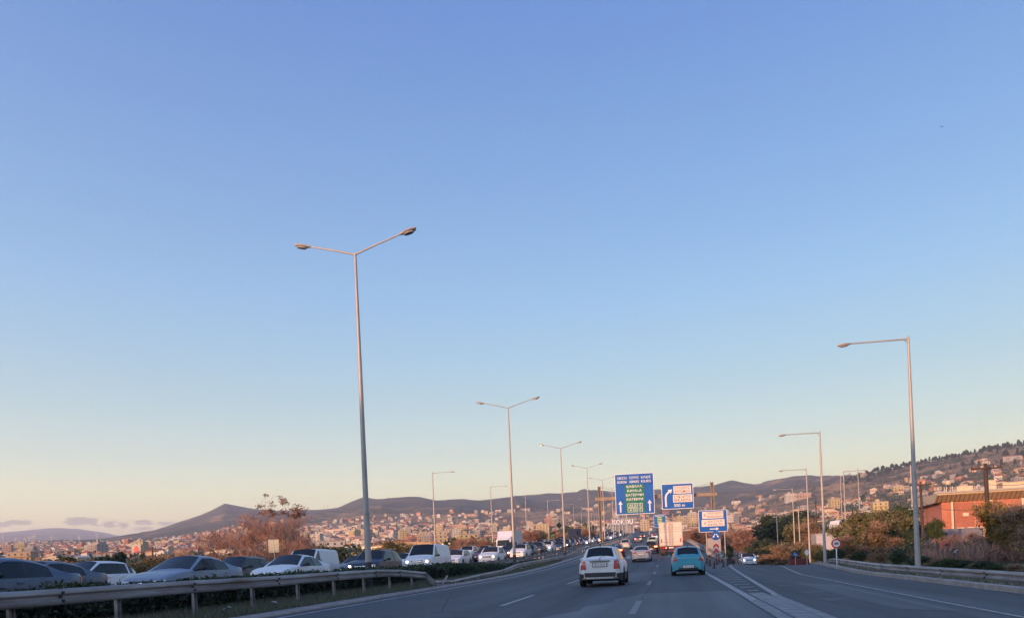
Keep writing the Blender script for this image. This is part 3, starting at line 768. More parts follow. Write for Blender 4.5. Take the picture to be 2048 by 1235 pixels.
def make_car(name, cat, c, pm, opts=()):
    """one whole car with its parts under an Empty at the ground"""
    opts = set(opts); far = 'far' in opts
    if 'clad' in opts: c.clad = True
    V, Fb, Ib, G, bv, (ya, yb) = car_meshes(c, far)
    root = empty(name); K = []
    def part(nm, V_, F_, m, idx=None, smooth=False, sharp=None, parent=None):
        if not V_: return None
        o = link(nm, mesh(nm, V_, F_, m, idx, smooth, sharp), parent or root); return o
    part('body', V, Fb, [pm, TRIM], Ib, True, 32)
    for nm, Fs in G.items():
        if Fs:
            v, f = sub(V, Fs)
            if nm == 'side_window':
                for sd_ in (1, -1):
                    fs = [q for q in Fs if sd_*sum(V[i].x for i in q) > 0]; v, f = sub(V, fs); part(nm, v, f, GLASS, None, True, 40)
            else: part(nm, v, f, GLASS, None, True, 40)
    hl, hw = c.L/2, c.W/2
    if far: wh = []
    if not far or 'wheels' in opts:
        key = round(c.wr, 2)
        if key not in WHEELS: WHEELS[key] = wheel_parts(key, 0.235)
        for y in (ya, yb):
            for sx in (-1, 1):
                w = link('wheel', WHEELS[key][0], root, (sx*(hw-0.125), y, c.wr)); link('rim', WHEELS[key][1], w)
    # lamps
    lit = HEAD_ON if 'lit' in opts else HEAD_OFF
    nz_ = c.nose
    for sx in (-1, 1):
        cs = [(sx*(hw-0.48), nz_-0.17), (sx*(hw-0.14), nz_-0.15), (sx*(hw-0.15), nz_-0.015), (sx*(hw-0.42), nz_-0.045)]
        if sx < 0: cs = [cs[1], cs[0], cs[3], cs[2]]
        v, f = patch(bv, cs, 1, n=3); part('headlight', v, f, HEAD_OFF)
        if 'lit' in opts:
            r = 0.085 if far else 0.06
            cx, cz = sx*(hw-0.33), nz_-0.10
            h = bv.ray_cast(Vector((cx, 6, cz)), Vector((0, -1, 0)))[0]
            if h:
                V2 = [h+Vector((math.cos(a)*r, 0.03, math.sin(a)*r)) for a in [k*math.pi/5 for k in range(10)]]
                part('headlight_bulb', V2+[q-Vector((0, .04, 0)) for q in V2], [list(range(10))]+[[k, 10+k, 10+(k+1) % 10, (k+1) % 10] for k in range(10)], HEAD_ON)
    rl = RED_ON if 'brake' in opts else RED_L
    tz = c.belt if c.deck is None else c.tailz-0.04
    for sx in (-1, 1):
        if 'tall_lamp' in opts: cs = [(sx*(hw-0.36), tz-0.33), (sx*(hw-0.13), tz-0.33), (sx*(hw-0.15), tz+0.02), (sx*(hw-0.34), tz+0.0)]
        elif 'wedge_lamp' in opts: cs = [(sx*(hw-0.36), tz-0.20), (sx*(hw-0.10), tz-0.22), (sx*(hw-0.13), tz+0.13), (sx*(hw-0.19), tz+0.12)]
        elif c.van: cs = [(sx*(hw-0.24), 0.75), (sx*(hw-0.12), 0.75), (sx*(hw-0.12), 1.25), (sx*(hw-0.24), 1.25)]
        else: cs = [(sx*(hw-0.48), tz-0.16), (sx*(hw-0.13), tz-0.18), (sx*(hw-0.14), tz-0.02), (sx*(hw-0.46), tz-0.03)]
        if sx > 0: cs = [cs[1], cs[0], cs[3], cs[2]]
        v, f = patch(bv, cs, -1, n=4, off=0.02); part('taillight', v, f, rl)
    if far: return root
    # number plates, grille, bumpers, mirrors, handles
    v, f = patch(bv, [(0.36, 0.50), (-0.36, 0.50), (-0.36, 0.28), (0.36, 0.28)], 1, n=3, off=0.01)
    part('lower_grille', v, f, TRIM)
    v, f = patch(bv, [(0.42, nz_-0.04), (-0.42, nz_-0.04), (-0.34, nz_-0.17), (0.34, nz_-0.17)], 1, n=4, off=0.014)
    gr = part('grille', v, f, TRIM)
    v, f = patch(bv, [(0.34, nz_-0.09), (-0.34, nz_-0.09), (-0.33, nz_-0.115), (0.33, nz_-0.115)], 1, n=3, off=0.03)
    part('grille_bar', v, f, CHROME)
    pf, _ = None, None
    h = bv.ray_cast(Vector((0, 6, 0.40)), Vector((0, -1, 0)))[0]
    b = MB().box((0, h.y+0.02, 0.41), (0.52, 0.02, 0.115)); b.obj('number_plate', PLATE, root)
    zr = 0.87 if 'tall_lamp' in opts else (0.46 if 'wedge_lamp' in opts else (c.tailz-0.28 if c.deck else 0.55))
    h = bv.ray_cast(Vector((0, -6, zr)), Vector((0, 1, 0)))[0]
    b = MB().box((0, h.y-0.03, zr), (0.54, 0.03, 0.13)); pl = b.obj('number_plate', PLATE, root)
    b = MB().box((0, h.y-0.018, zr), (0.60, 0.02, 0.17)); b.obj('plate_surround', TRIM, root)
    if 'plate_text' in opts:
        text(opts_text.get(name, 'NKA 4218'), 'plate_number', 0.42, 0.075, INK, pl, (0, h.y-0.048, zr), depth=0.004)
    for sx in (-1, 1):
        m_ = MB(); yy = hl-c.cowl-0.38
        V_ = []
        for k in range(8):
            a = 2*math.pi*k/8; V_.append(Vector((math.cos(a)*0.11, 0, math.sin(a)*0.075)))
        base = Vector((sx*(hw+0.09), yy, c.belt+0.08))
        m_.add([base+q+Vector((0, -0.03, 0)) for q in V_]+[base+q*0.9+Vector((0, 0.05, 0)) for q in V_]+[base+q*0.45+Vector((0, 0.10, 0)) for q in V_], [list(range(8))]+[[k, (k+1) % 8, 8+(k+1) % 8, 8+k] for k in range(8)]+[[8+k, 8+(k+1) % 8, 16+(k+1) % 8, 16+k] for k in range(8)]+[list(range(16, 24))[::-1]])
        m_.tube([base+Vector((-sx*0.16, 0.02, -0.05)), base+Vector((-sx*0.05, 0.02, -0.01))], 0.025, 5)
        m_.obj('mirror', pm if 'body_mirror' in opts else TRIM, root, smooth=True, sharp=50)
        for yh in ((hl-c.cowl-c.rf-0.75), ) if c.van else ((yb+ya)/2-0.02-0.15, yb+0.33):
            v, f = patch(bv, [(yh-0.1, c.belt-0.13), (yh+0.1, c.belt-0.13), (yh+0.1, c.belt-0.10), (yh-0.1, c.belt-0.10)], sx, n=2, off=0.03, axis='x'); part('door_handle', v, f, pm)
        # door seams: thin dark grooves standing for the shut lines
        for yd in (hl-c.cowl-0.12, (hl-c.cowl-c.rf-hl+c.rr)/2-0.02, yb+0.55):
            v, f = patch(bv, [(yd-0.006, 0.36), (yd+0.006, 0.36), (yd+0.006, c.belt-0.02), (yd-0.006, c.belt-0.02)], sx, n=3, off=0.003, axis='x'); part('door_seam', v, f, TRIM)
    # boot lid / tailgate shut line and rear bumper seam
    bz = 0.44 if c.deck is None else 0.55
    if 'bumper_black' in opts:
        v, f = patch(bv, [(hw-0.14, 0.25), (-hw+0.14, 0.25), (-hw+0.09, 0.56), (hw-0.09, 0.56)], -1, n=8, off=0.02); part('rear_bumper', v, f, TRIM)
        v, f = patch(bv, [(hw-0.17, 0.285), (-hw+0.17, 0.285), (-hw+0.25, 0.385), (hw-0.25, 0.385)], -1, n=6, off=0.05); part('skid_plate', v, f, SILVERP)
        v, f = patch(bv, [(0.40, c.belt+0.0), (-0.40, c.belt+0.0), (-0.40, c.belt-0.035), (0.40, c.belt-0.035)], -1, n=5, off=0.03); part('tailgate_handle', v, f, TRIM)
        v, f = patch(bv, [(0.035, c.belt+0.10), (-0.035, c.belt+0.10), (-0.03, c.belt+0.04), (0.03, c.belt+0.04)], -1, n=2, off=0.02); part('badge', v, f, RED_S)
    else:
        v, f = patch(bv, [(hw-0.12, bz), (-hw+0.12, bz), (-hw+0.12, bz-0.012), (hw-0.12, bz-0.012)], -1, n=6, off=0.004); part('bumper_seam', v, f, TRIM)
        if 'wedge_lamp' in opts:
            v, f = patch(bv, [(hw-0.12, .30), (-hw+0.12, .30), (-hw+0.14, .40), (hw-0.14, .40)], -1, n=6, off=0.015); part('lower_bumper', v, f, TRIM)
        v, f = patch(bv, [(hw-0.2, c.gc+.14), (-hw+0.2, c.gc+.14), (-hw+0.25, c.gc+.06), (hw-0.25, c.gc+.06)], -1, n=4, off=0.01); part('rear_valance', v, f, TRIM)
    if not c.van:
        for sx in (-1, 1):
            v, f = patch(bv, [(sx*(hw-0.10), c.belt+.04), (sx*(hw-0.10)-sx*.012, c.belt+.04), (sx*(hw-.13)-sx*.012, bz+.02), (sx*(hw-0.13), bz+.02)], -1, n=3, off=0.004); part('tailgate_seam', v, f, TRIM)
        v, f = patch(bv, [(hw-0.35, c.belt+.035), (-hw+0.35, c.belt+.035), (-hw+0.35, c.belt+.02), (hw-0.35, c.belt+.02)], -1, n=5, off=0.006); part('window_seal', v, f, TRIM)
        MB().tube([(0.0, -hl+c.back+.02, c.belt+.14), (0.28, -hl+c.back+.07, c.belt+.20)], .012, 5).obj('rear_wiper', TRIM, root) if c.deck is None else None
    if 'rails' in opts:
        for sx in (-1, 1):
            yr0, yr1 = -hl+c.rr, hl-c.cowl-c.rf-0.1
            MB().tube([(sx*(hw-0.30), yr0, c.H-0.06), (sx*(hw-0.30), yr0+0.12, c.H+0.015), (sx*(hw-0.30), yr1-0.12, c.H+0.02), (sx*(hw-0.30), yr1, c.H-0.03)], 0.018, 6).obj('roof_rail', SILVERP, root)
    if 'antenna' in opts:
        MB().tube([(0, -hl+c.rr+0.08, c.H-0.02), (0, -hl+c.rr+0.0, c.H+0.10)], [0.02, 0.008], 5).obj('antenna', TRIM, root)
    MB().box((0, -hl+c.rr+0.35, c.belt+0.10), (1.1, 0.1, 0.5)).box((-.35, 0.35, c.belt-.05), (.45, .1, .55)).box((.35, 0.35, c.belt-.05), (.45, .1, .55)).obj('seats', TRIM, root)
    return root
opts_text = {}
TYPES = {
 'sedan': dict(L=4.5, W=1.78, H=1.43, nose=0.72, hood=0.96, cowl=1.32, rf=0.80, rr=1.45, deck=0.62, deckz=1.02, belt=0.93, tailz=0.98),
 'hatchback': dict(L=3.95, W=1.72, H=1.49, nose=0.76, hood=1.0, cowl=1.02, rf=0.80, rr=0.62, back=0.14, deckz=1.02, belt=0.95, tailz=0.97, wb=2.5, shoulder=0.08),
 'suv': dict(L=4.35, W=1.83, H=1.64, gc=0.26, nose=0.90, hood=1.12, cowl=1.15, rf=0.70, rr=0.62, back=0.16, deckz=1.14, belt=1.05, tailz=1.05, wr=0.35, tumble=0.18),
 'estate': dict(L=4.6, W=1.8, H=1.5, nose=0.73, hood=0.98, cowl=1.25, rf=0.78, rr=0.6, back=0.15, deckz=1.0, belt=0.94, tailz=0.95),
 'small_van': dict(L=4.4, W=1.8, H=1.84, nose=0.85, hood=1.10, cowl=0.95, rf=0.65, rr=0.22, back=0.05, deckz=1.15, belt=1.08, tailz=1.1, tumble=0.12, van=True),
 'van': dict(L=4.97, W=1.98, H=1.98, gc=0.24, nose=0.98, hood=1.20, cowl=0.78, rf=0.72, rr=0.20, back=0.05, deckz=1.22, belt=1.16, tailz=1.2, wb=2.93, wr=0.34, tumble=0.15, van=True),
 'crossover': dict(L=4.27, W=1.80, H=1.60, gc=0.22, nose=0.86, hood=1.08, cowl=1.1, rf=0.72, rr=0.55, back=0.22, deckz=1.10, belt=1.02, tailz=1.04, wr=0.35, tumble=0.22, wb=2.57, shoulder=0.11),
}
COL = {'white': (0.70, 0.71, 0.72), 'pale silver': (0.42, 0.43, 0.45), 'grey': (0.11, 0.13, 0.165), 'dark grey': (0.035, 0.040, 0.05), 'black': (0.018, 0.018, 0.02), 'navy blue': (0.018, 0.03, 0.07), 'red': (0.38, 0.02, 0.02), 'blue': (0.03, 0.09, 0.26), 'light blue': (0.06, 0.33, 0.44), 'maroon': (0.09, 0.015, 0.03), 'beige': (0.42, 0.36, 0.28), 'blue grey': (0.08, 0.115, 0.18), 'pale green': (0.35, 0.48, 0.36), 'blue silver': (0.20, 0.25, 0.33)}
def pcol(c): return paint(c.replace(' ', '_'), COL[c], 0.5 if c in ('pale silver', 'grey', 'dark grey', 'blue grey') else 0.0)
PROTO = {}
def place(typ, col, s, t, label, opts=(), opp=False, group=None, yaw=0.0, zoff=0.0, name=None, slip=False):
    far = s > 120
    o_ = tuple(sorted(set(opts) | ({'far', 'wheels'} if far and s < 200 else ({'far'} if far else set()))))
    cat = {'sedan': 'car', 'hatchback': 'car', 'suv': 'car', 'estate': 'car', 'crossover': 'car', 'small_van': 'van', 'van': 'van'}[typ]
    key = (typ, col, o_)
    nm = name or {'suv': 'suv', 'van': 'van', 'small_van': 'small_van', 'sedan': 'sedan', 'hatchback': 'hatchback_car', 'estate': 'estate_car', 'crossover': 'crossover_car'}[typ]
    if key in PROTO: r = copy_tree(PROTO[key])
    else: r = make_car(nm, cat, Car(**TYPES[typ]), pcol(col), o_); PROTO[key] = r
    zf = (lambda q: zmain(q)+(0.385 if opp else 0.002)) if not slip else (lambda q: zslip(q, t)+0.006)
    x = t+shift(s); sl_ = math.atan((zf(s+1.4)-zf(s-1.4))/2.8)
    hd = math.atan2(-(shift(s+2)-shift(s-2)), 4)
    r.location = (x, s, zf(s)+zoff+(0.02 if abs(sl_) > 0.003 else 0)); r.rotation_mode = 'XYZ'
    r.rotation_euler = (sl_*(-1 if opp else 1), 0, hd+(math.pi if opp else 0)+yaw)
    tag(r, label, cat, group)
    return r
G_OWN = 'vehicles driving away on our side'; G_OPP = 'cars queueing on the opposite carriageway'
place('crossover', 'white', 31.3, -2.62, 'white crossover car close ahead, seen from behind, with tall red tail lamps', ('tall_lamp', 'bumper_black', 'rails', 'antenna', 'clad', 'plate_text', 'body_mirror'), group=G_OWN)
place('hatchback', 'light blue', 40.8, 1.02, 'bright light blue hatchback driving in the right lane', ('wedge_lamp', 'antenna', 'plate_text', 'body_mirror'), group=G_OWN)
place('sedan', 'pale silver', 71, -2.35, 'silver saloon car beyond the white crossover in the middle lane', ('body_mirror',), group=G_OWN)
place('sedan', 'black', 84, -5.6, 'black saloon with glowing tail lamps half hidden by the white crossover', ('brake',), group=G_OWN)
place('hatchback', 'black', 93, -1.9, 'dark hatchback with red brake lights directly in front of the silver saloon', ('brake',), group=G_OWN)
place('estate', 'pale silver', 119, -6.4, 'silver estate car far ahead in the left lane', (), group=G_OWN)
place('suv', 'pale green', 128, -2.4, 'pale green car far ahead next to the lorry', (), group=G_OWN)
place('hatchback', 'dark grey', 104, -0.6, 'small dark car just left of the lorry', (), group=G_OWN)
for k, (s, t, c_, ty) in enumerate([(175, -6.3, 'grey', 'sedan'), (205, -2.6, 'white', 'hatchback'), (240, -6.2, 'black', 'sedan'), (262, -2.4, 'red', 'hatchback')]):
    place(ty, c_, s, t, ['distant grey saloon in the left lane on the rise', 'tiny white hatchback driving up the rise', 'tiny black saloon driving up the rise', 'tiny red hatchback driving up the rise'][k], ('brake',), group=G_OWN)
# the near part of the oncoming queue, nearest first
def q(x, y, t, typ, col, label, opts=(), ds=0, yaw=0):
    s = at_lane(x, y, t)+ds
    return place(typ, col, s, t, label, opts, True, G_OPP, yaw)
A_, B_, D_ = -15.6, -19.0, -22.6
q(-30, 1150, A_, 'sedan', 'blue grey', 'blue-grey saloon cut off by the left edge of the picture')
q(72, 1150, B_, 'sedan', 'grey', 'grey saloon second from the left edge, behind the hedge')
q(180, 1150, D_, 'hatchback', 'white', 'small white hatchback in the far lane, third from the left edge')
q(375, 1140, A_, 'sedan', 'blue silver', 'blue-silver saloon behind the barrier, left of the big bare tree')
q(478, 1140, B_, 'hatchback', 'dark grey', 'dark hatchback below the big bare tree', ('lit',))
q(585, 1133, A_, 'sedan', 'white', 'white saloon between the bare tree and the nearest lamp post')
q(622, 1125, B_, 'small_van', 'white', 'small white van behind the white saloon')
q(678, 1128, B_, 'sedan', 'grey', 'grey saloon just left of the nearest double lamp post', ('lit',), ds=3)
q(752, 1120, A_, 'suv', 'navy blue', 'navy blue off-roader behind the nearest double lamp post', ('lit', 'rails'))
q(806, 1120, B_, 'hatchback', 'white', 'white hatchback between the navy off-roader and the white van', ds=0)
q(858, 1110, A_, 'van', 'white', 'big white panel van with lit headlights behind the crushed barrier', ('lit',))
q(916, 1115, B_, 'estate', 'white', 'white estate car right behind the big white van')
q(942, 1115, B_, 'sedan', 'maroon', 'dark maroon saloon between two white cars', ds=6)
q(985, 1115, A_, 'suv', 'white', 'white off-roader with lit headlights left of the second lamp post', ('lit',))
q(1016, 1110, B_, 'sedan', 'black', 'black saloon behind the white off-roader', ('lit',))
q(1042, 1108, A_, 'suv', 'white', 'white off-roader right behind the second lamp post', ())
# the rest of the queue up the rise
names = ['white', 'white', 'pale silver', 'grey', 'dark grey', 'black', 'white', 'blue grey', 'red', 'navy blue', 'beige', 'pale silver', 'white', 'dark grey']
tys = ['hatchback', 'sedan', 'suv', 'hatchback', 'estate', 'small_van', 'sedan', 'hatchback', 'suv']
word = {'hatchback': 'hatchback', 'sedan': 'saloon', 'suv': 'off-roader', 'estate': 'estate car', 'small_van': 'small van'}
sA, sB, sD = 84, 78, 70
used = {}
rq = random.Random(11)
def queue(t, s0, s1, lane):
    prev = 'line'; s = s0
    while s < s1:
        ty = rq.choice(tys); c_ = rq.choice(names); opts = ('lit',) if rq.random() < 0.45 else ()
        if t == D_ and 92 < s < 108 or t == D_ and 165 < s < 185: s += 8; prev = 'lorry'; continue
        if s < 170: lb = f'{c_} {word[ty]} in the {lane} lane of the oncoming queue, behind the {prev}'
        elif s < 300: lb = f'small {c_} {word[ty]} in the {lane} lane of the oncoming queue on the rise'
        else: lb = f'tiny {c_} {word[ty]} far up the oncoming queue near the top of the rise'
        gp = G_OPP
        if s < 170:
            n_ = 2
            if lb in used: lb = lb.replace('behind the', 'farther back behind a').replace('of the oncoming queue', 'of the queue')
            if lb in used: lb = lb.replace('farther back', 'farthest back')
        if len(lb.split()) > 16: lb = lb.replace(' of the queue', '').replace(' of the oncoming queue', '')
        used[lb] = 1
        place(ty, c_, s, t+rq.uniform(-.25, .25), lb, opts, True, gp)
        prev = f'{c_} {word[ty]}'
        s += rq.uniform(6.3, 9.5) if s < 300 else rq.uniform(7, 13)
queue(A_, 83, 640, 'near'); queue(B_, 90, 640, 'middle'); queue(D_, 70, 560, 'far')
# slip-road traffic
place('suv', 'white', 92.5, 9.35, 'white car with bright headlights coming up from below the slip-road crest', ('lit',), True, slip=True, zoff=-0.38+0.38)
place('van', 'white', 205, 23.6, 'white van parked at the left of the low side road', (), True, slip=True)
place('sedan', 'dark grey', 150, 18.8, 'dark car at the right kerb of the low side road', (), False, slip=True)
place('hatchback', 'pale silver', 178, 22.3, 'silver hatchback at the right kerb of the low side road', (), False, slip=True)
place('hatchback', 'white', 188, 18.2, 'white hatchback on the left of the low side road behind the van', (), True, slip=True)
place('sedan', 'dark grey', 95, 7.1, 'dark car beside the white car at the slip-road crest', (), False, slip=True)
place('sedan', 'blue grey', 230, 25.2, 'blue-grey car far down the low side road', (), True, slip=True)

# ---------------------------------------------------------------- lorries
def lorry_rear(loc):
    root = empty('lorry', loc); tag(root, 'white box lorry seen from behind, its rear doors glowing in the evening sun', 'lorry', G_OWN)
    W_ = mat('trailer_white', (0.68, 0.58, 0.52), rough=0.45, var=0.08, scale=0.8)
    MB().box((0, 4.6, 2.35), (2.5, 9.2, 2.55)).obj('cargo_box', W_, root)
    FR = mat('trailer_frame', (0.52, 0.50, 0.48), rough=0.4, metal=0.3, var=0.1)
    b = MB(); b.box((-1.21, -0.03, 2.35), (0.09, 0.07, 2.6)); b.box((1.21, -0.03, 2.35), (0.09, 0.07, 2.6)); b.box((0, -0.03, 3.6), (2.33, 0.07, 0.1)); b.box((0, -0.03, 1.09), (2.33, 0.07, 0.1)); b.obj('door_frame', FR, root)
    for sx in (-1, 1):
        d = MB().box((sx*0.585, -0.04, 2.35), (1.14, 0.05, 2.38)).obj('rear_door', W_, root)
        rb = MB()
        for z in (3.05, 2.85, 2.6, 1.45): rb.box((sx*0.585, -0.075, z), (0.98, 0.016, 0.018))
        rb.obj('door_rib', TRIM, d)
        for dx in (0.10, 0.2):
            l = MB().tube([(sx*dx, -0.11, 1.18), (sx*dx, -0.11, 3.55)], 0.022, 6); l.box((sx*(dx+0.10), -0.11, 1.75), (0.22, 0.03, 0.05)); l.obj('locking_bar', FR, d)
        h = MB()
        for z in (1.35, 2.0, 2.75, 3.4): h.box((sx*1.13, -0.085, z), (0.14, 0.05, 0.07))
        h.obj('hinge', FR, d)
        v = MB().box((sx*1.02, -0.08, 1.62), (0.13, 0.012, 0.42)).obj('warning_panel', RED_S, d)
    # a small leaf-like emblem and lettering lines on the left door
    e = MB()
    for (a, b_, w_) in [((-.78, 3.22), (-.60, 3.34), .05), ((-.74, 3.30), (-.52, 3.20), .05), ((-.66, 3.12), (-.50, 3.30), .05), ((-.82, 3.14), (-.66, 3.18), .04)]:
        dx, dz = b_[0]-a[0], b_[1]-a[1]; L = math.hypot(dx, dz); nx, nz2 = -dz/L*w_/2, dx/L*w_/2; mx, mz = (a[0]+b_[0])/2, (a[1]+b_[1])/2
        e.prism([(a[0], a[1]), (mx+nx, mz+nz2), (b_[0], b_[1]), (mx-nx, mz-nz2)], -0.078, -0.068)
    e.obj('emblem', RED_S, root)
    MB().box((0, 4.6, 0.98), (1.0, 9.0, 0.16)).obj('chassis', TRIM, root)
    DR = mat('lorry_dark_red', (0.09, 0.02, 0.022), rough=0.5, var=0.2)
    b = MB(); b.box((0, 0.06, 0.88), (2.44, 0.10, 0.30)); b.box((0, 0.02, 0.52), (2.3, 0.10, 0.14)); b.box((-.8, .1, .68), (.08, .08, .3)); b.box((.8, .1, .68), (.08, .08, .3)); b.obj('underrun_bar', DR, root)
    for sx in (-1, 1):
        MB().box((sx*0.93, -0.02, 0.86), (0.42, 0.05, 0.13)).obj('taillight', RED_L, root)
    MB().box((-0.55, -0.02, 0.84), (0.10, 0.05, 0.09)).obj('taillight', RED_ON, root)
    MB().box((0.0, -0.01, 0.84), (0.52, 0.03, 0.12)).obj('number_plate', PLATE, root)
    MB().box((0.9, 0.3, 0.5), (0.5, 0.03, 0.5)).obj('mudflap', TRIM, root); MB().box((-0.9, 0.3, 0.5), (0.5, 0.03, 0.5)).obj('mudflap', TRIM, root)
    ty, rm = wheel_parts(0.5, 0.3)
    for y in (1.6, 2.9, 7.6, 10.4):
        for sx in (-1, 1): w = link('wheel', ty, root, (sx*1.03, y, 0.5)); link('rim', rm, w)
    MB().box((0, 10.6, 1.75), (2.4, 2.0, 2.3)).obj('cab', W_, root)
    return root
L1 = lorry_rear((0.45+shift(83), 83, zmain(83)+0.01)); L1.rotation_euler = (math.atan(0.03), 0, 0)
def box_truck(label, col, s, t, h, w=2.4, cabcol='white'):
    root = empty('box_truck', (t+shift(s), s, zmain(s)+0.39), (-math.atan(.03), 0, math.pi)); tag(root, label, 'lorry', G_OPP)
    MB().box((0, -3.2, 0.9+h/2), (w, 6.0, h-0.2)).obj('cargo_box', col, root)
    # spoiler above the cab
    pm = pcol(cabcol)
    v = [(-1.0, 0.0, 2.35), (1.0, 0.0, 2.35), (1.0, 1.2, 2.35), (-1.0, 1.2, 2.35), (-w/2, -0.15, h+0.8), (w/2, -0.15, h+0.8)]
    link('wind_deflector', mesh('wind_deflector', v, [[0, 1, 2, 3][::-1], [4, 5, 2, 3][::-1], [0, 4, 3], [1, 2, 5], [0, 1, 5, 4]], pm), root)
    P = [(1.95, 0.45), (1.95, 1.15), (1.65, 2.15), (1.3, 2.33), (0.0, 2.33), (0.0, 0.45)]
    V = [(-1.02, p[0], p[1]) for p in P]+[(1.02, p[0], p[1]) for p in P]
    link('cab', mesh('cab', V, [[k, (k+1) % 6, 6+(k+1) % 6, 6+k] for k in range(6)]+[list(range(6))[::-1], list(range(6, 12))], pm), root)
    V = [(-.92, 1.925, 1.25), (.92, 1.925, 1.25), (.86, 1.69, 2.08), (-.86, 1.69, 2.08)]; V = [Vector(v)+Vector((0, .012, 0)) for v in V]
    link('windscreen', mesh('windscreen', V+[v-Vector((0, .03, 0)) for v in V], [[0, 1, 2, 3], [0, 4, 5, 1], [1, 5, 6, 2], [2, 6, 7, 3], [3, 7, 4, 0]], GLASS), root)
    for sx in (-1, 1):
        MB().box((sx*1.03, 1.15, 1.6), (0.02, 0.8, 0.6)).obj('side_window', GLASS, root)
        MB().box((sx*1.22, 1.75, 1.75), (0.2, 0.1, 0.42)).obj('mirror', TRIM, root)
        MB().box((sx*0.78, 1.97, 0.72), (0.3, 0.05, 0.16)).obj('headlight', HEAD_OFF, root)
    MB().box((0, 1.965, 0.85), (1.1, 0.04, 0.35)).obj('grille', TRIM, root)
    ty, rm = wheel_parts(0.42, 0.25)
    for y in (1.0, -4.3):
        for sx in (-1, 1): w_ = link('wheel', ty, root, (sx*0.95, y, 0.42)); link('rim', rm, w_)
    return root
box_truck('white box lorry with a sloping wind deflector above the queue by the second lamp post', mat('truck_box_white', (0.62, 0.60, 0.58), rough=0.5, var=0.08), 104, -22.6, 2.55)
box_truck('dark blue tarpaulin lorry standing in the far lane of the queue', mat('truck_box_blue', (0.012, 0.035, 0.11), rough=0.6, var=0.15), 176, -21.6, 2.7, cabcol='dark grey')
# ---------------------------------------------------------------- street lamps
def lamp_head(root, base, dirx, dn, L=0.62, big=1.0):
    """flat drop-shaped luminaire reaching out along dirx"""
    n = 10; V = []; Fc = []
    prof = [(0, .03), (.08, .075), (.25, .14), (.45, .16), (.60, .12), (.66, .05)]
    for (d, w) in prof:
        for k in range(n):
            a = 2*math.pi*k/n
            z = math.sin(a)*(0.075 if math.sin(a) > 0 else 0.055)*(w/0.16)**.6
            V.append(base+dirx*(d*big*L/0.62)+Vector((-dirx.y, dirx.x, 0))*(math.cos(a)*w*big)+Vector((0, 0, z*big)))
    m = len(prof)
    for i in range(m-1):
        for k in range(n): Fc.append([i*n+k, (i+1)*n+k, (i+1)*n+(k+1) % n, i*n+(k+1) % n])
    Fc += [list(range(n)), [(m-1)*n+k for k in range(n)][::-1]]
    o = link('lamp_head', mesh('lamp_head', V, Fc, LAMP_B, smooth=True, sharp=60), root)
    V = []
    for k in range(12):
        a = 2*math.pi*k/12; V.append(base+dirx*(0.38*big+math.cos(a)*0.2*big)+Vector((-dirx.y, dirx.x, 0))*(math.sin(a)*0.11*big)+Vector((0, 0, -0.05*big)))
    V2 = [v+Vector((0, 0, -0.035*big)) for v in V]
    link('lens', mesh('lens', V+V2, [list(range(12)), list(range(12, 24))[::-1]]+[[k, (k+1) % 12, 12+(k+1) % 12, 12+k] for k in range(12)], LAMP_G), o)
    return o
def double_lamp(H=13.3):
    r = empty('double_street_lamp')
    MB().tube([(0, 0, 0), (0, 0, H*.5), (0, 0, H)], [0.135, 0.095, 0.052], 12).obj('pole', POLE, r, smooth=True, sharp=50)
    MB().tube([(0, 0, 0), (0, 0, 1.15)], [0.143, 0.141], 12).obj('dark_base_band', POLE_D, r, smooth=True, sharp=50)
    b = MB().box((0, 0, 0.01), (.42, .42, .04)); b.obj('base_plate', GALV, r)
    MB().tube([(0, 0, 3.0), (0, 0, 3.06)], 0.135, 12).obj('clamp', GALV, r, smooth=True, sharp=50)
    for sx in (-1, 1):
        e = Vector((sx*1.95, 0, H+0.50))
        MB().tube([(0, 0, H-0.04), (sx*0.9, 0, H+0.22), e], [0.04, 0.034, 0.03], 8).obj('arm', POLE, r, smooth=True, sharp=50)
        lamp_head(r, e, Vector((sx, 0, 0.20)).normalized(), 1, big=1.1)
    return r
def single_lamp(H=10.6, A=2.5):
    r = empty('street_lamp')
    MB().tube([(0, 0, 0), (0, 0, H*.5), (0, 0, H+.08)], [0.125, 0.088, 0.052], 12).obj('pole', POLE, r, smooth=True, sharp=50)
    MB().box((0, 0, 0.01), (.38, .38, .04)).obj('base_plate', GALV, r)
    MB().tube([(0, 0, H-.03), (A, 0, H+0.0)], [0.038, 0.032], 8).tube([(0, 0, H-.22), (.22, 0, H-.02)], 0.02, 6).obj('arm', POLE, r, smooth=True, sharp=50)
    lamp_head(r, Vector((A, 0, H+0.0)), Vector((1, 0, -0.06)).normalized(), 1, big=0.95)
    return r
DL = double_lamp(); sp = 30.9; ordw = ['nearest', 'second', 'third', 'fourth', 'fifth', 'sixth', 'seventh', 'eighth', 'ninth', 'tenth']
G_DL = 'double street lamps along the median'
for k in range(17):
    s = 28.9+sp*k if k else 28.6
    o = DL if k == 0 else copy_tree(DL)
    o.location = ((-12.35 if k else -12.05)+shift(s), s, zmain(s)+0.17); o.rotation_euler = (0, 0, math.atan2(-(shift(s+2)-shift(s-2)), 4))
    if k == 0: o.scale = (1, 1, 1.045)
    else: o.scale = (1, 1, 1)
    lb = ('tall double-armed street lamp standing nearest, behind the median barrier' if k == 0 else f'double-armed street lamp, {ordw[k]} along the median') if k < 7 else 'small double-armed street lamp far along the median on the rise'
    tag(o, lb, 'street lamp', G_DL)
SLp = single_lamp(11.3, 2.3)
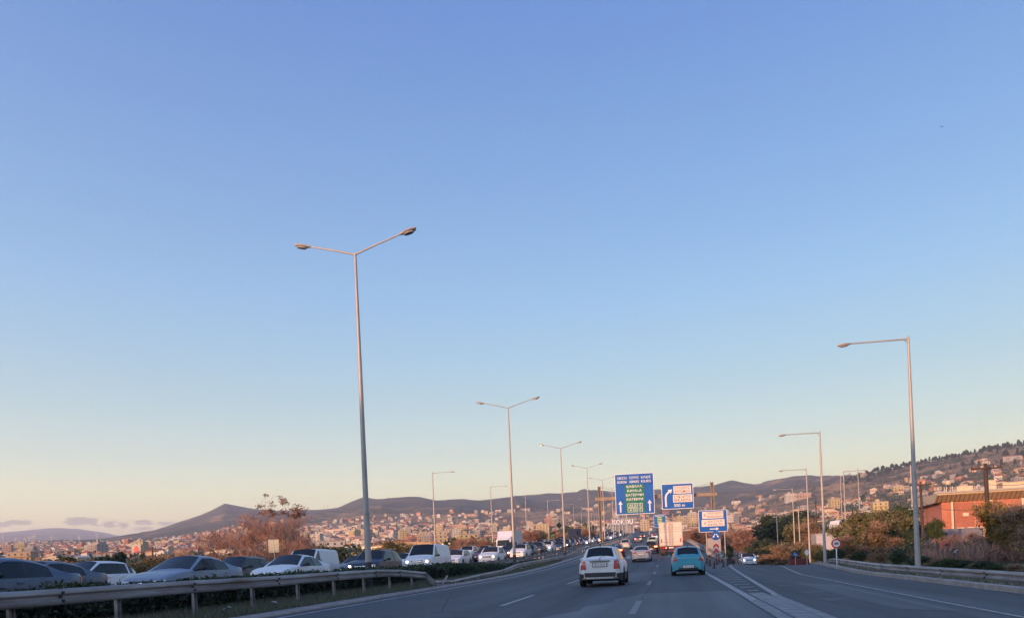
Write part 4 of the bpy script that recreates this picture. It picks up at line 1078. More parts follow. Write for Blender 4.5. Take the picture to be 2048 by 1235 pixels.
for k in range(12):
    s = 89.5+sp*k*1.02
    o = SLp if k == 0 else copy_tree(SLp); t = -28.6
    o.location = (t+shift(s), s, zmain(s)+0.1)
    tag(o, (f'single-armed street lamp beyond the oncoming queue, {ordw[k]} from the left' if k < 5 else 'small single-armed street lamp far beyond the oncoming queue'), 'street lamp', 'street lamps beyond the oncoming queue')
RL = single_lamp(10.35, 2.35)
rp = [(1835, 1128, 33.3, 10.4, 0), (1649, 1105, 56.5, 9.85, 0), (1619, 1105, 84, 9.9, 0), (1693, 1100, 100, 11.0, 1), (1589, 1090, 120, 10.5, 0), (1686, 1090, 150, 15.0, 1)]
rlab = ['street lamp on the right with its arm over the slip road, nearest one', 'second street lamp behind the slip-road barrier, left of the speed sign', 'street lamp third in the row on the right, just left of the second one', 'lamp on the right with its arm pointing to the right, near the speed sign', 'thin street lamp left of the row by the speed sign', 'slender lamp with its arm to the right behind the speed sign']
for k, (x, y, Z, ztop, flip) in enumerate(rp):
    p = px(x, y, Z); g = gz(p.x, p.y)
    if k < 2: g = max(g, zslip(p.y, slip_r(p.y)))
    o = RL if k == 0 else copy_tree(RL)
    o.location = (p.x, p.y, g-0.02); o.scale = (1, 1, (ztop-g)/10.35); o.rotation_euler = (0, 0, 0 if flip else math.pi)
    tag(o, rlab[k], 'street lamp', 'street lamps on the right')
# ---------------------------------------------------------------- gantry and its signs
def roundrect(w, h, r, n=4):
    P = []
    for (cx, cz, a0) in ((w/2-r, h/2-r, 0), (-w/2+r, h/2-r, 90), (-w/2+r, -h/2+r, 180), (w/2-r, -h/2+r, 270)):
        for k in range(n+1):
            a = math.radians(a0+90*k/n); P.append((cx+math.cos(a)*r, cz+math.sin(a)*r))
    return P
def board(root, w, h, name='panel', face=BLUE_S, border=0.10, r=0.22):
    P = roundrect(w, h, r)
    MB().prism(P, 0.0, 0.06).obj('border', WHITE_S, root)
    P = roundrect(w-2*border, h-2*border, r*0.7)
    return MB().prism(P, -0.012, 0.0).obj(name, face, root)
def arrow(root, cx, cz, h, w, head, ang=0, m=WHITE_S, name='arrow', y=-0.03, par=None):
    P = [(-w/2, -h/2), (w/2, -h/2), (w/2, h/2-head), (head*0.62, h/2-head), (0, h/2), (-head*0.62, h/2-head), (-w/2, h/2-head)]
    c, s_ = math.cos(ang), math.sin(ang)
    P = [(cx+p[0]*c+p[1]*s_, cz-p[0]*s_+p[1]*c) for p in P]
    return MB().prism(P, y, y+0.016).obj(name, m, par or root)
GZ = 135.0
pL = px(1203, 1090, GZ); pR = px(1428, 1080, GZ)
g0 = zmain(pL.y)
gan = empty('sign_gantry', (pL.x, pL.y, g0)); tag(gan, 'rust-tinted steel gantry spanning the main road and carrying two blue signs', 'gantry')
w_ = Vector((pR.x-pL.x, pR.y-pL.y, 0)); WL = w_.length; gan.rotation_euler = (0, 0, math.atan2(w_.y, w_.x))
topL = px(1198, 972, GZ).z-g0; topR = px(1427, 963, GZ).z-g0; bz = px(1210, 997, GZ).z-g0
for (x, tp, nm) in ((0, topL, 1), (WL, topR, 1)):
    b = MB(); b.box((x-.21, 0, tp/2-1.0), (.09, .5, tp+2.0)); b.box((x+.21, 0, tp/2-1.0), (.09, .5, tp+2.0)); b.box((x, 0.12, tp/2-1.0), (.34, .08, tp+1.9)); b.obj('column', STEEL_R, gan)
b = MB(); b.box((WL/2, 0, bz), (WL+1.6, .5, .62)); b.obj('crossbeam', STEEL_R, gan)
b = MB()
for x in (-.4, WL/2-2, WL/2+3, WL+.4): b.box((x, 0, bz), (.06, .56, .70))
b.obj('flange', STEEL_R, gan)
MB().tube([(0, 0, topL-.2), (WL*.35, 0, bz+.4)], .035, 5).tube([(WL, 0, topR-.2), (WL*.62, 0, bz+.5)], .035, 5).obj('stay_rod', GALV, gan)
def facing(x0, y0, x1, y1, Z, name, label, cat='road sign'):
    """an upright board whose corners lie under the pixels at depth Z; returns root, width, height"""
    a = px(x0, (y0+y1)/2, Z); b = px(x1, (y0+y1)/2, Z); t_ = px((x0+x1)/2, y0, Z); d = px((x0+x1)/2, y1, Z)
    c = (a+b)/2; c.z = (t_.z+d.z)/2
    r = empty(name, c, (0, 0, YAW*0.5)); tag(r, label, cat); return r, (b-a).length, t_.z-d.z
S1, W1, H1 = facing(1230.5, 946, 1307.5, 1027.5, GZ-0.9, 'road_sign', 'big blue overhead sign with a green field listing KAVALA and KATERINI')
pn = board(S1, W1, H1)
for row, (a, c) in enumerate([(('ΕΔΕΣΣΑ', 'ΣΕΡΡΕΣ', 'ΚΙΛΚΙΣ'), H1*.40), (('EDESSA', 'SERRES', 'KILKIS'), H1*.30)]):
    for k, wd in enumerate(a): text(wd, 'lettering', W1*.245, H1*.058, WHITE_S, pn, ((-.305+.305*k)*W1, -0.022, c), bold=.01)
gp = MB().prism(roundrect(W1*.50, H1*.70, .05), -0.022, -0.012).obj('green_field', GREEN_S, S1, loc=(0.0, 0, -H1*.115))
for k, (wd, ww) in enumerate([('ΚΑΒΑΛΑ', .40), ('KAVALA', .37), ('ΚΑΤΕΡΙΝΗ', .45), ('KATERINI', .42)]):
    text(wd, 'lettering', W1*ww, H1*.062, WHITE_S, gp, (0, -0.032, H1*(.30-.105*k)), bold=.012)
for r_, (a, c) in enumerate([('A2', 'E90'), ('A1', 'E75')]):
    for k, wd in enumerate((a, c)):
        z = H1*(-.165-.115*r_); x = (-.10+.20*k)*W1
        f = MB().prism([(p[0]+x, p[1]+z) for p in roundrect(W1*.185, H1*.10, .08)], -0.032, -0.024).obj('route_shield', WHITE_S, gp)
        MB().prism([(p[0]+x, p[1]+z) for p in roundrect(W1*.165, H1*.08, .07)], -0.038, -0.032).obj('shield_face', GREEN_S, f)
        text(wd, 'route_number', W1*.11, H1*.05, WHITE_S, f, (x, -0.046, z), bold=.01)
for sx in (-1, 1): arrow(S1, sx*W1*.375, -H1*.30, H1*.28, W1*.035, H1*.085)
S2, W2, H2 = facing(1323.5, 966, 1386, 1017, GZ-0.9, 'road_sign', 'blue overhead exit sign with a curved arrow, EVOSMOS and EFKARPIA, 500 m')
pn2 = board(S2, W2, H2, r=.18)
for (a, c, z, ww) in [('ΕΥΟΣΜΟΣ', 'EVOSMOS', .25, .52), ('ΕΥΚΑΡΠΙΑ', 'EFKARPIA', -.09, .57)]:
    f = MB().prism([(p[0]+W2*.155, p[1]+H2*z) for p in roundrect(W2*(ww+.03), H2*.30, .05)], -0.024, -0.012).obj('white_field', mat('sign_cream', (.68, .66, .64), rough=.5, var=.05), S2)
    text(a, 'lettering', W2*(ww-.05), H2*.11, BROWN_S, f, (W2*.155, -0.032, H2*(z+.068)), bold=.008); text(c, 'lettering', W2*(ww-.05), H2*.11, BROWN_S, f, (W2*.155, -0.032, H2*(z-.068)), bold=.008)
text('500 m', 'distance_lettering', W2*.34, H2*.12, WHITE_S, pn2, (W2*.05, -0.022, -H2*.355), bold=.012)
# the curved exit arrow
P = []; N_ = 10; cw = W2*.028
ctr = [(-.37, -.40), (-.375, -.2), (-.375, -.02), (-.35, .08), (-.30, .15), (-.255, .19)]
L = [Vector((p[0]*W2, p[1]*H2)) for p in ctr]
lf, rt = [], []
for k, p in enumerate(L):
    d = (L[min(k+1, 5)]-L[max(k-1, 0)]).normalized(); nrm_ = Vector((-d.y, d.x)); lf.append(p+nrm_*cw); rt.append(p-nrm_*cw)
d = (L[5]-L[4]).normalized(); nrm_ = Vector((-d.y, d.x)); tip = L[5]+d*W2*.12
MB().prism([tuple(v) for v in rt]+[tuple(L[5]-nrm_*W2*.075), tuple(tip), tuple(L[5]+nrm_*W2*.075)]+[tuple(v) for v in lf[::-1]], -0.03, -0.014).obj('curved_arrow', WHITE_S, S2)
S3, W3, H3 = facing(1397.5, 1019, 1453.5, 1063, 74, 'road_sign', 'blue roadside sign with two cream hospital panels and a right-pointing arrow')
pn3 = board(S3, W3, H3, r=.09, border=.05)
for (a, c, z, ww, cw_) in [('ΠΑΠΑΓΕΩΡΓΙΟΥ', 'PAPAGEORGIOU', .275, .74, .54), ('424 Σ.Ν.Θ.', '424 MIL.TH.', -.085, .80, .54)]:
    f = MB().prism([(p[0]+W3*(-.0), p[1]+H3*z) for p in roundrect(W3*ww, H3*.315, .03)], -0.022, -0.012).obj('cream_field', MATS['sign_cream'], S3)
    text(a, 'lettering', W3*cw_, H3*.10, BROWN_S, f, (W3*.08, -0.03, H3*(z+.075)), depth=.006); text(c, 'lettering', W3*cw_, H3*.10, BROWN_S, f, (W3*.08, -0.03, H3*(z-.075)), depth=.006)
    cx, cz = -W3*.28, H3*(z-.02)
    b = MB(); b.box((cx, -0.028, cz), (W3*.06, .01, H3*.025)); b.box((cx, -0.029, cz), (W3*.02, .01, H3*.08)); b.prism([(cx-W3*.05, cz+H3*.05), (cx, cz+H3*.09), (cx+W3*.05, cz+H3*.05), (cx, cz+H3*.07)], -.032, -.022); b.obj('red_cross', RED_S, f)
arrow(S3, W3*.04, -H3*.36, W3*.32, H3*.045, W3*.10, math.pi/2)
for x in (1411, 1447):
    q_ = px(x, 1040, 74.2); g = gz(q_.x, q_.y)
    v = Matrix.Rotation(-YAW*.5, 3, 'Z') @ (Vector((q_.x, q_.y, 0))-Vector((S3.location.x, S3.location.y, 0)))
    MB().tube([(v.x, .10, g-.3-S3.location.z), (v.x, .10, H3/2-.1)], .055, 8).obj('post', POLE, S3, smooth=True, sharp=50)
# far gantry sign
S4, W4, H4 = facing(1307.5, 1028, 1331, 1053.5, 330, 'road_sign', 'small distant blue overhead sign with green field left of the lorry')
board(S4, W4, H4, border=.08)
f = MB().prism(roundrect(W4*.5, H4*.68, .1), -0.03, -0.012).obj('green_field', GREEN_S, S4)
for k in range(5): MB().box((0, -.036, H4*(.26-.13*k)), (W4*.38, .012, H4*.045)).obj('lettering', YELL_S, f)
for k in range(2): MB().box((0, -.02, H4*(.40-.0*k)), (W4*.78, .012, H4*.05)).obj('lettering', WHITE_S, S4); break
zz = S4.location.z-zmain(330)
b = MB(); b.box((-W4*.9, .4, -zz/2+1.5), (.4, .4, zz+3)); b.box((0, .4, .8), (W4*2.1, .4, .5)); b.box((W4*1.1, .4, -zz/2+1.5), (.4, .4, zz+3)); b.obj('gantry_frame', STEEL_R, S4)
# keep-sides disc and chevrons at the nose
CZ = 64.0
p = px(1431, 1070, CZ); g = gz(p.x, p.y)
ks = empty('keep_sides_sign', (p.x, p.y, 0)); tag(ks, 'round blue sign with two white arrows above red and white chevrons at the gore nose', 'road sign')
MB().tube([(0, 0.04, zmain(64)-.3), (0, .04, p.z+.3)], .035, 8).obj('post', POLE, ks, smooth=True)
rad = 17.5/2/FPX*CZ
circ = lambda r_, n=24: [(math.cos(2*math.pi*k/n)*r_, math.sin(2*math.pi*k/n)*r_+p.z) for k in range(n)]
MB().prism(circ(rad), -.01, 0.0).obj('disc', BLUE_S, ks); MB().prism(circ(rad*1.05), 0.001, 0.02).obj('disc_rim', BLUE_S, ks)
for sx in (-1, 1): arrow(ks, sx*rad*.38, p.z-.02, rad*1.05, rad*.17, rad*.42, sx*math.radians(152), y=-.03)
tc_, bc_ = px(1430, 1080, CZ).z, px(1430, 1101, CZ).z; cw2 = 11/FPX*CZ/2; hh = (tc_-bc_)
for k in range(4):
    z = tc_-hh*.24*k
    P = [(-cw2, z-hh*.28), (0, z), (cw2, z-hh*.28), (cw2, z-hh*.28-hh*.235), (0, z-hh*.235), (-cw2, z-hh*.28-hh*.235)]
    MB().prism([(a, b_) for a, b_ in P], -.02, 0.0).obj('chevron', [mat('sign_pink', (.72, .55, .52), rough=.5, var=.05), RED_S][k % 2], ks)
# flexible bollards on the gore
bo = empty('bollard'); MB().tube([(0, 0, 0), (0, 0, .72)], [.06, .05], 10).obj('tube', mat('bollard_plum', (.08, .03, .035), rough=.6, var=.2), bo, smooth=True, sharp=50)
MB().tube([(0, 0, .45), (0, 0, .60)], [.062, .06], 10).obj('reflective_band', mat('bollard_band', (.20, .15, .15), rough=.5, var=.2), bo, smooth=True, sharp=50); MB().tube([(0, 0, 0), (0, 0, .05)], .13, 10).obj('foot', TRIM, bo)
for k, (x, s) in enumerate([(2.9, 49), (3.6, 51), (2.9, 54), (4.1, 54), (3.5, 56), (2.95, 59), (3.9, 59.5)]):
    o = bo if k == 0 else copy_tree(bo); o.location = (x, s, zmix(s, x)+.01)
    tag(o, ['dark red bollard nearest on the hatched gore', 'second dark red bollard on the gore, right side', 'bollard on the left row of the gore', 'bollard at the right edge of the gore by the kerb', 'bollard in the middle of the gore before the chevron sign', 'left bollard right before the chevron sign', 'right bollard right before the chevron sign'][k], 'bollard', 'bollards on the gore')
# grey box behind the chevrons
p = px(1428, 1093, 78); g = gz(p.x, p.y)
MB().box((0, 0, 0), (1.35, .5, 1.9)).prism(roundrect(1.2, 1.7, .02), -.27, -.25).obj('electric_cabinet', mat('cabinet_grey', (.30, .30, .32), rough=.6, var=.1), None, loc=(p.x, p.y, zmain(78)+.85))
tag(bpy.data.objects['electric_cabinet'], 'grey cabinet standing behind the chevron sign posts', 'cabinet')
# 40 km/h sign
p = px(1672, 1086, 46); r_ = 8.8/FPX*46; g = zR(0, 44)
s40 = empty('speed_limit_sign', (p.x, p.y, 0)); tag(s40, 'round red-rimmed 40 speed limit sign behind the slip-road barrier', 'road sign')
MB().tube([(0, .05, g-.4), (0, .05, p.z+.2)], .035, 8).obj('post', WHITE_S, s40, smooth=True)
cc = lambda q_: [(math.cos(2*math.pi*k/28)*q_, math.sin(2*math.pi*k/28)*q_+p.z) for k in range(28)]
MB().prism(cc(r_*1.08), -.01, .02).obj('red_rim', RED_S, s40); f = MB().prism(cc(r_*.78), -.022, -.01).obj('white_face', WHITE_S, s40)
text('40', 'number', r_*.95, r_*.62, INK, f, (0, -.03, p.z), bold=.03, depth=.008)
# back of a sign seen left
p = px(548, 1091, 62); bs = empty('sign_seen_from_behind', (p.x, p.y, 0)); tag(bs, 'grey back of a small rectangular road sign in front of the big bare tree', 'road sign')
w, h = 23/FPX*62, 26/FPX*62
MB().box((0, 0, p.z), (w, .03, h)).obj('panel', mat('sign_back_grey', (.13, .165, .18), rough=.5, metal=.3, var=.1), bs)
b = MB(); b.box((0, -.03, p.z), (.05, .03, h)); b.box((0, -.03, p.z+h*.25), (w*.96, .03, .03)); b.box((0, -.03, p.z-h*.25), (w*.96, .03, .03)); b.obj('stiffener', GALV, bs)
MB().tube([(0, .06, gz(p.x, p.y)-.2), (0, .06, p.z+h*.3)], .04, 8).obj('post', POLE, bs)
# little works barrier, blue disc and diamond at the end of the right rail
p = px(1590, 1108, 62); wb = empty('small_blue_disc_sign', (p.x, p.y, 0)); tag(wb, 'tiny round blue sign beside the end of the slip-road barrier', 'road sign')
MB().prism([(math.cos(a*.4488)*.19, math.sin(a*.4488)*.19+p.z) for a in range(14)], -.02, .01).obj('disc', BLUE_S, wb); arrow(wb, 0, p.z, .24, .04, .09, math.radians(135), y=-.035)
MB().tube([(0, .04, gz(p.x, p.y)-.2), (0, .04, p.z)], .03, 6).obj('post', POLE, wb)
p = px(1613, 1104, 60); wb = empty('diamond_sign', (p.x, p.y, 0)); tag(wb, 'small pale diamond-shaped marker at the turned-down barrier end', 'road sign')
MB().prism([(0, p.z+.28), (.2, p.z), (0, p.z-.28), (-.2, p.z)], -.02, .01).obj('panel', WHITE_S, wb); MB().tube([(0, .04, gz(p.x, p.y)-.2), (0, .04, p.z)], .03, 6).obj('post', POLE, wb)
for k in range(2):
    p = px(1590+15*k, 1122, 63+k*1.5); rb = empty('plastic_barrier', (p.x, p.y, zslip(p.y, slip_r(p.y))-.1)); tag(rb, ['dark red plastic road barrier left of the barrier end', 'dark red plastic road barrier touching the barrier end'][k], 'barrier')
    BM = mat('barrier_plastic_red', (.13, .015, .02), rough=.5, var=.15)
    MB().prism([(-.6, 0), (.6, 0), (.55, .18), (.5, .62), (-.5, .62), (-.55, .18)], -.12, .12).obj('barrier_body', BM, rb)
# totem and arrow board
p = px(1892, 1100, 50); g = gz(p.x, p.y); hT = px(1892, 1083, 50).z-g
to = empty('totem_sign', (p.x, p.y, g), (0, 0, .15)); tag(to, 'narrow pale totem with an orange-red top panel, leaning slightly in the shrubs', 'sign')
MB().box((0, 0, hT*.4), (.62, .16, hT*.8)).obj('body', mat('totem_grey', (.42, .36, .38), rough=.5, var=.3, scale=5), to)
hd_ = MB().box((0, 0, hT-.22), (.70, .2, .5)).obj('top_panel', mat('totem_red', (.62, .14, .08), rough=.5, var=.15), to); MB().box((0, -.11, hT-.2), (.32, .02, .16)).obj('dark_symbol', INK, hd_)
p = px(1911, 1102, 48); g = gz(p.x, p.y)
ab = empty('arrow_marker', (p.x, p.y, 0)); tag(ab, 'small black marker board with a white arrow pointing left, near the totem', 'sign')
MB().box((0, 0, p.z), (.42, .03, .42)).obj('panel', INK, ab); MB().prism([(-.16, p.z), (.05, p.z+.16), (.14, p.z+.12), (-.02, p.z), (.14, p.z-.12), (.05, p.z-.16)], -.03, -.016).obj('arrow', WHITE_S, ab); MB().tube([(0, .03, g-.1), (0, .03, p.z)], .03, 6).obj('post', POLE, ab)

# ---------------------------------------------------------------- utility poles and wires
def upole(x, ytop, ybase, Z, label, arms=1, r=.14, m=WOOD, armw=2.0, group='wooden utility poles on the right'):
    b_ = px(x, ybase, Z); tz = px(x, ytop, Z).z; g = gz(b_.x, b_.y)-.2; h = tz-g
    o = empty('utility_pole', (b_.x, b_.y, g)); tag(o, label, 'utility pole', group)
    MB().tube([(0, 0, 0), (0.02, 0, h*.5), (-.02, 0, h)], [r*1.25, r, r*.75], 9).obj('pole', m, o, smooth=True, sharp=50)
    for k in range(arms):
        z = h-.35-.8*k; MB().box((0, -.12, z), (armw, .1, .12)).obj('crossarm', m, o)
        i_ = MB()
        for q_ in (-.9, -.45, .45, .9): i_.tube([(q_*armw/2, -.12, z+.05), (q_*armw/2, -.12, z+.14), (q_*armw/2, -.12, z+.22)], [.03, .06, .03], 6)
        i_.obj('insulator', mat('insulator_brown', (.12, .06, .05), rough=.2, var=.1), o)
    return Vector((b_.x, b_.y, tz-.25))
u1 = upole(1978, 926, 1110, 52, 'dark wooden utility pole standing before the red brick building', 1, .15)
u2 = upole(1847, 962, 1120, 75, 'wooden utility pole just right of the nearest right-hand lamp', 1, .13)
u3 = upole(1826, 930, 1060, 120, 'pale slender pole left of the red brick building', 0, .12, POLE)
u4 = upole(1556, 1022, 1105, 160, 'pole with crossarm and twin boxes rising from the dark trees', 2, .13, POLE, 1.6)
u5 = upole(1600, 1012, 1105, 110, 'thin pale pole left of the row of lamps on the right', 0, .09, POLE)
u6 = upole(1635, 1000, 1100, 130, 'thin wooden pole among the lamps on the right', 0, .1)
u7 = upole(1720, 935, 1060, 260, 'distant pale pole on the right below the pine ridge', 0, .14, POLE)
def wire(a, b_, sag, label, r=.02):
    pts = []
    for k in range(13):
        f = k/12; p = a.lerp(b_, f); p.z -= sag*4*f*(1-f); pts.append(p)
    o = MB().tube(pts, r, 3, cap=False).obj('overhead_wire', TRIM); tag(o, label, 'wire')
wire(px(1560, 992, 200), px(1826, 984, 118), .3, 'overhead wire running left from the slender pole above the trees', .028)
wire(px(1826, 990, 118), px(1847, 990, 75), .1, 'short overhead wire between the slender pole and the wooden pole', .02)
wire(u2+Vector((0, 0, -1.8)), u1+Vector((0, 0, -2.8)), .5, 'overhead wire between the two wooden poles')
wire(u1+Vector((0, 0, -1.2)), px(2150, 940, 48), .4, 'overhead wire leaving the dark wooden pole at the right edge')
upole(307, 1092, 1130, 95, 'short brown leaning post with crossarm beside the blue-silver saloon', 1, .12, WOOD, 1.2, 'posts on the left')
# ---------------------------------------------------------------- buildings
WALLS = [mat('wall_'+n, tuple(v*.66 for v in c), rough=.85, var=.10, scale=.4) for n, c in [('white', (.66, .64, .60)), ('cream', (.60, .52, .40)), ('ochre', (.55, .40, .24)), ('pink', (.55, .38, .32)), ('grey', (.36, .35, .35)), ('terracotta', (.45, .20, .13)), ('yellow', (.62, .52, .28))]]
WN = ['white', 'cream', 'ochre', 'pink', 'grey', 'terracotta', 'yellow']
TILE = mat('roof_tiles', (.30, .105, .06), rough=.85, var=.3, scale=.8, bump=.3)
FLATR = mat('flat_roof', (.28, .26, .25), rough=.9, var=.2, scale=.5)
METR = mat('metal_roof', (.36, .36, .38), rough=.45, metal=.3, var=.15, scale=.3)
WIN = mat('window_dark', (.035, .04, .05), rough=.12, var=.3, scale=.5, spec=.8)
SHUT = mat('shutter_brown', (.16, .10, .07), rough=.7, var=.3, scale=.5)
def apartment(w, d, fl, tile=False, setback=False):
    """(walls, roof, windows) meshes; the front faces -Y"""
    h = fl*3.0; a = MB()
    a.box((0, 0, h/2-2), (w, d, h+4))
    if setback: a.box((w*.05, d*.08, h+1.4), (w*.7, d*.7, 2.8))
    a.box((-w*.1, d*.1, h+(4.2 if setback else 1.4)), (2.6, 2.6, 2.8))
    for k in range(1, fl):
        a.box((0, -d/2-.65, k*3.0), (w*.86, 1.3, .18)); a.box((0, -d/2-1.27, k*3+.5), (w*.86, .08, .95))
        a.box((-w/2-.5, 0, k*3.0), (1.0, d*.5, .18)); a.box((-w/2-.98, 0, k*3+.5), (.08, d*.5, .95))
    r = MB()
    if tile:
        o = .5; z = h+.004; p = [(-w/2-o, -d/2-o, z), (w/2+o, -d/2-o, z), (w/2+o, d/2+o, z), (-w/2-o, d/2+o, z)]; rh = 2.0
        m_ = min(w, d)/2
        t = [(-w/2+m_, 0, z+rh), (w/2-m_, 0, z+rh)] if w > d else [(0, -d/2+m_, z+rh), (0, d/2-m_, z+rh)]
        V = p+t
        r.add(V, [[0, 1, 5, 4], [2, 3, 4, 5], [1, 2, 5], [3, 0, 4], [3, 2, 1, 0]] if w > d else [[0, 1, 4], [1, 2, 5, 4], [2, 3, 5], [3, 0, 4, 5], [3, 2, 1, 0]])
    else:
        for (c, s_) in (((0, -d/2, h+.35), (w+.3, .25, .7)), ((0, d/2, h+.35), (w+.3, .25, .7)), ((-w/2, 0, h+.352), (.25, d+.2, .7)), ((w/2, 0, h+.352), (.25, d+.2, .7))): r.box(c, s_)
        r.box((0, 0, h+.05), (w-.3, d-.3, .1))
    g = MB()
    for k in range(fl):
        n = max(2, int(w/3.2))
        for i in range(n):
            x = -w/2+(i+.5)*w/n; g.box((x, -d/2-.01, k*3+1.45), (1.3, .06, 1.9 if k and i % 2 else 1.3))
        n = max(2, int(d/3.6))
        for i in range(n): g.box((-w/2-.01, -d/2+(i+.5)*d/n, k*3+1.5), (.06, 1.2, 1.4)); g.box((w/2+.01, -d/2+(i+.5)*d/n, k*3+1.5), (.06, 1.2, 1.4))
    return a, r, g
def warehouse(w, d, h, glaz=True):
    a = MB().box((0, 0, h/2-2), (w, d, h+4)); 
    a.prism([(-w/2, h), (w/2, h), (0, h+w*.0+1.6)], -d/2, d/2)
    r = MB(); r.add([(-w/2-.3, -d/2-.3, h-.02), (0, -d/2-.3, h+1.7), (0, d/2+.3, h+1.7), (-w/2-.3, d/2+.3, h-.02), (w/2+.3, -d/2-.3, h-.02), (w/2+.3, d/2+.3, h-.02)], [[0, 1, 2, 3], [1, 4, 5, 2]])
    r.box((0, -d/2-.1, h-.35), (w+.1, .15, .5))
    g = MB(); n = int(w/5)
    for i in range(n): g.box((-w/2+(i+.5)*w/n, -d/2-.01, h*.62), (2.6, .06, 1.3)); 
    for i in range(max(1, n//3)): g.box((-w/2+(i*3+1.5)*w/n, -d/2-.02, 1.9), (3.4, .08, 3.8))
    n = int(d/5)
    for i in range(n): g.box((-w/2-.01, -d/2+(i+.5)*d/n, h*.62), (.06, 2.6, 1.3))
    return a, r, g
def house(w, d, fl=2): return apartment(w, d, fl, True)
def inst_mesh(nm, mb, m): return mb.mesh(nm, m)
SH = [('apartment_building', 'apartment block', apartment(15, 12, 4), 0), ('apartment_building', 'apartment block', apartment(13, 13, 5, setback=True), 0), ('apartment_building', 'tiled apartment block', apartment(14, 11, 3, True), 1),
      ('house', 'two-storey house', house(11, 9, 2), 1), ('house', 'tiled villa', house(14, 10, 2), 1), ('apartment_building', 'low flat-roofed block', apartment(18, 12, 2), 0),
      ('warehouse', 'long warehouse', warehouse(46, 24, 7), 2), ('warehouse', 'factory hall', warehouse(30, 22, 8), 2), ('apartment_building', 'slim apartment tower', apartment(11, 12, 6), 0)]
SHM = []
for nm, wd, (a, r, g), rk in SH:
    row = {}
    for k, wm in enumerate(WALLS):
        me = a.mesh(nm, wm) if k == 0 else row[0][0].copy()
        if k: me.materials[0] = wm
        row[k] = (me,)
    SHM.append((nm, wd, row, r.mesh('roof', [FLATR, TILE, METR][rk]), g.mesh('window_rows', WIN)))
def place_bld(kind, wk, x, y, z, rz, label, group, sc=1.0, detail=True):
    nm, wd, row, rm_, gm = SHM[kind]
    o = link(nm, row[wk][0], None, (x, y, z), (0, 0, rz), (sc, sc, sc)); tag(o, label, 'house' if nm == 'house' else 'building', group)
    if detail:
        link('roof', rm_, o); g = link('window_rows', gm, o); g['kind'] = 'stuff'
    return o
rb_ = random.Random(5)
def ypx_density(x, Z): 
    if Z > 2300: return 0
    if x < 0: return .5
    # town densities seen in the photograph
    d = 1.0
    if Z < 500: d = .5 if x > 1100 else .35
    if x > 1480 and Z > 900: d = (.30 if Z > 1500 else .6) if x > 1640 else .3
    if Z > 1500 and x < 640: d = .5
    if Z > 1750 and 640 < x < 1450: d = .55
    if Z > 1450 and x > 1000: d *= .22
    if 1050 < x < 1450 and Z < 1000: d = 1.4
    return d
spots = []
def try_spot(x, Z, r):
    Xc = (x-1024)/FPX*Z; wx = R*Xc+F*Z
    t = wx.x-shift(wx.y)
    if -50 < t < 40+wx.y*.12 and wx.y < 1000: return None
    for (a, b_, q_) in spots[-700:]:
        if abs(a-wx.x) < r+q_ and abs(b_-wx.y) < r+q_: return None
    spots.append((wx.x, wx.y, r)); return wx
def region(x):
    return 'below the pointed peak' if x < 480 else 'left of the nearest lamp post' if x < 730 else 'right of the nearest lamp post' if x < 1020 else 'left of the gantry' if x < 1200 else 'behind the overhead signs' if x < 1450 else 'below the pine-covered ridge'
def depthw(Z): return 'in front of the town' if Z < 650 else 'in the middle of the town' if Z < 1150 else 'high on the slope'
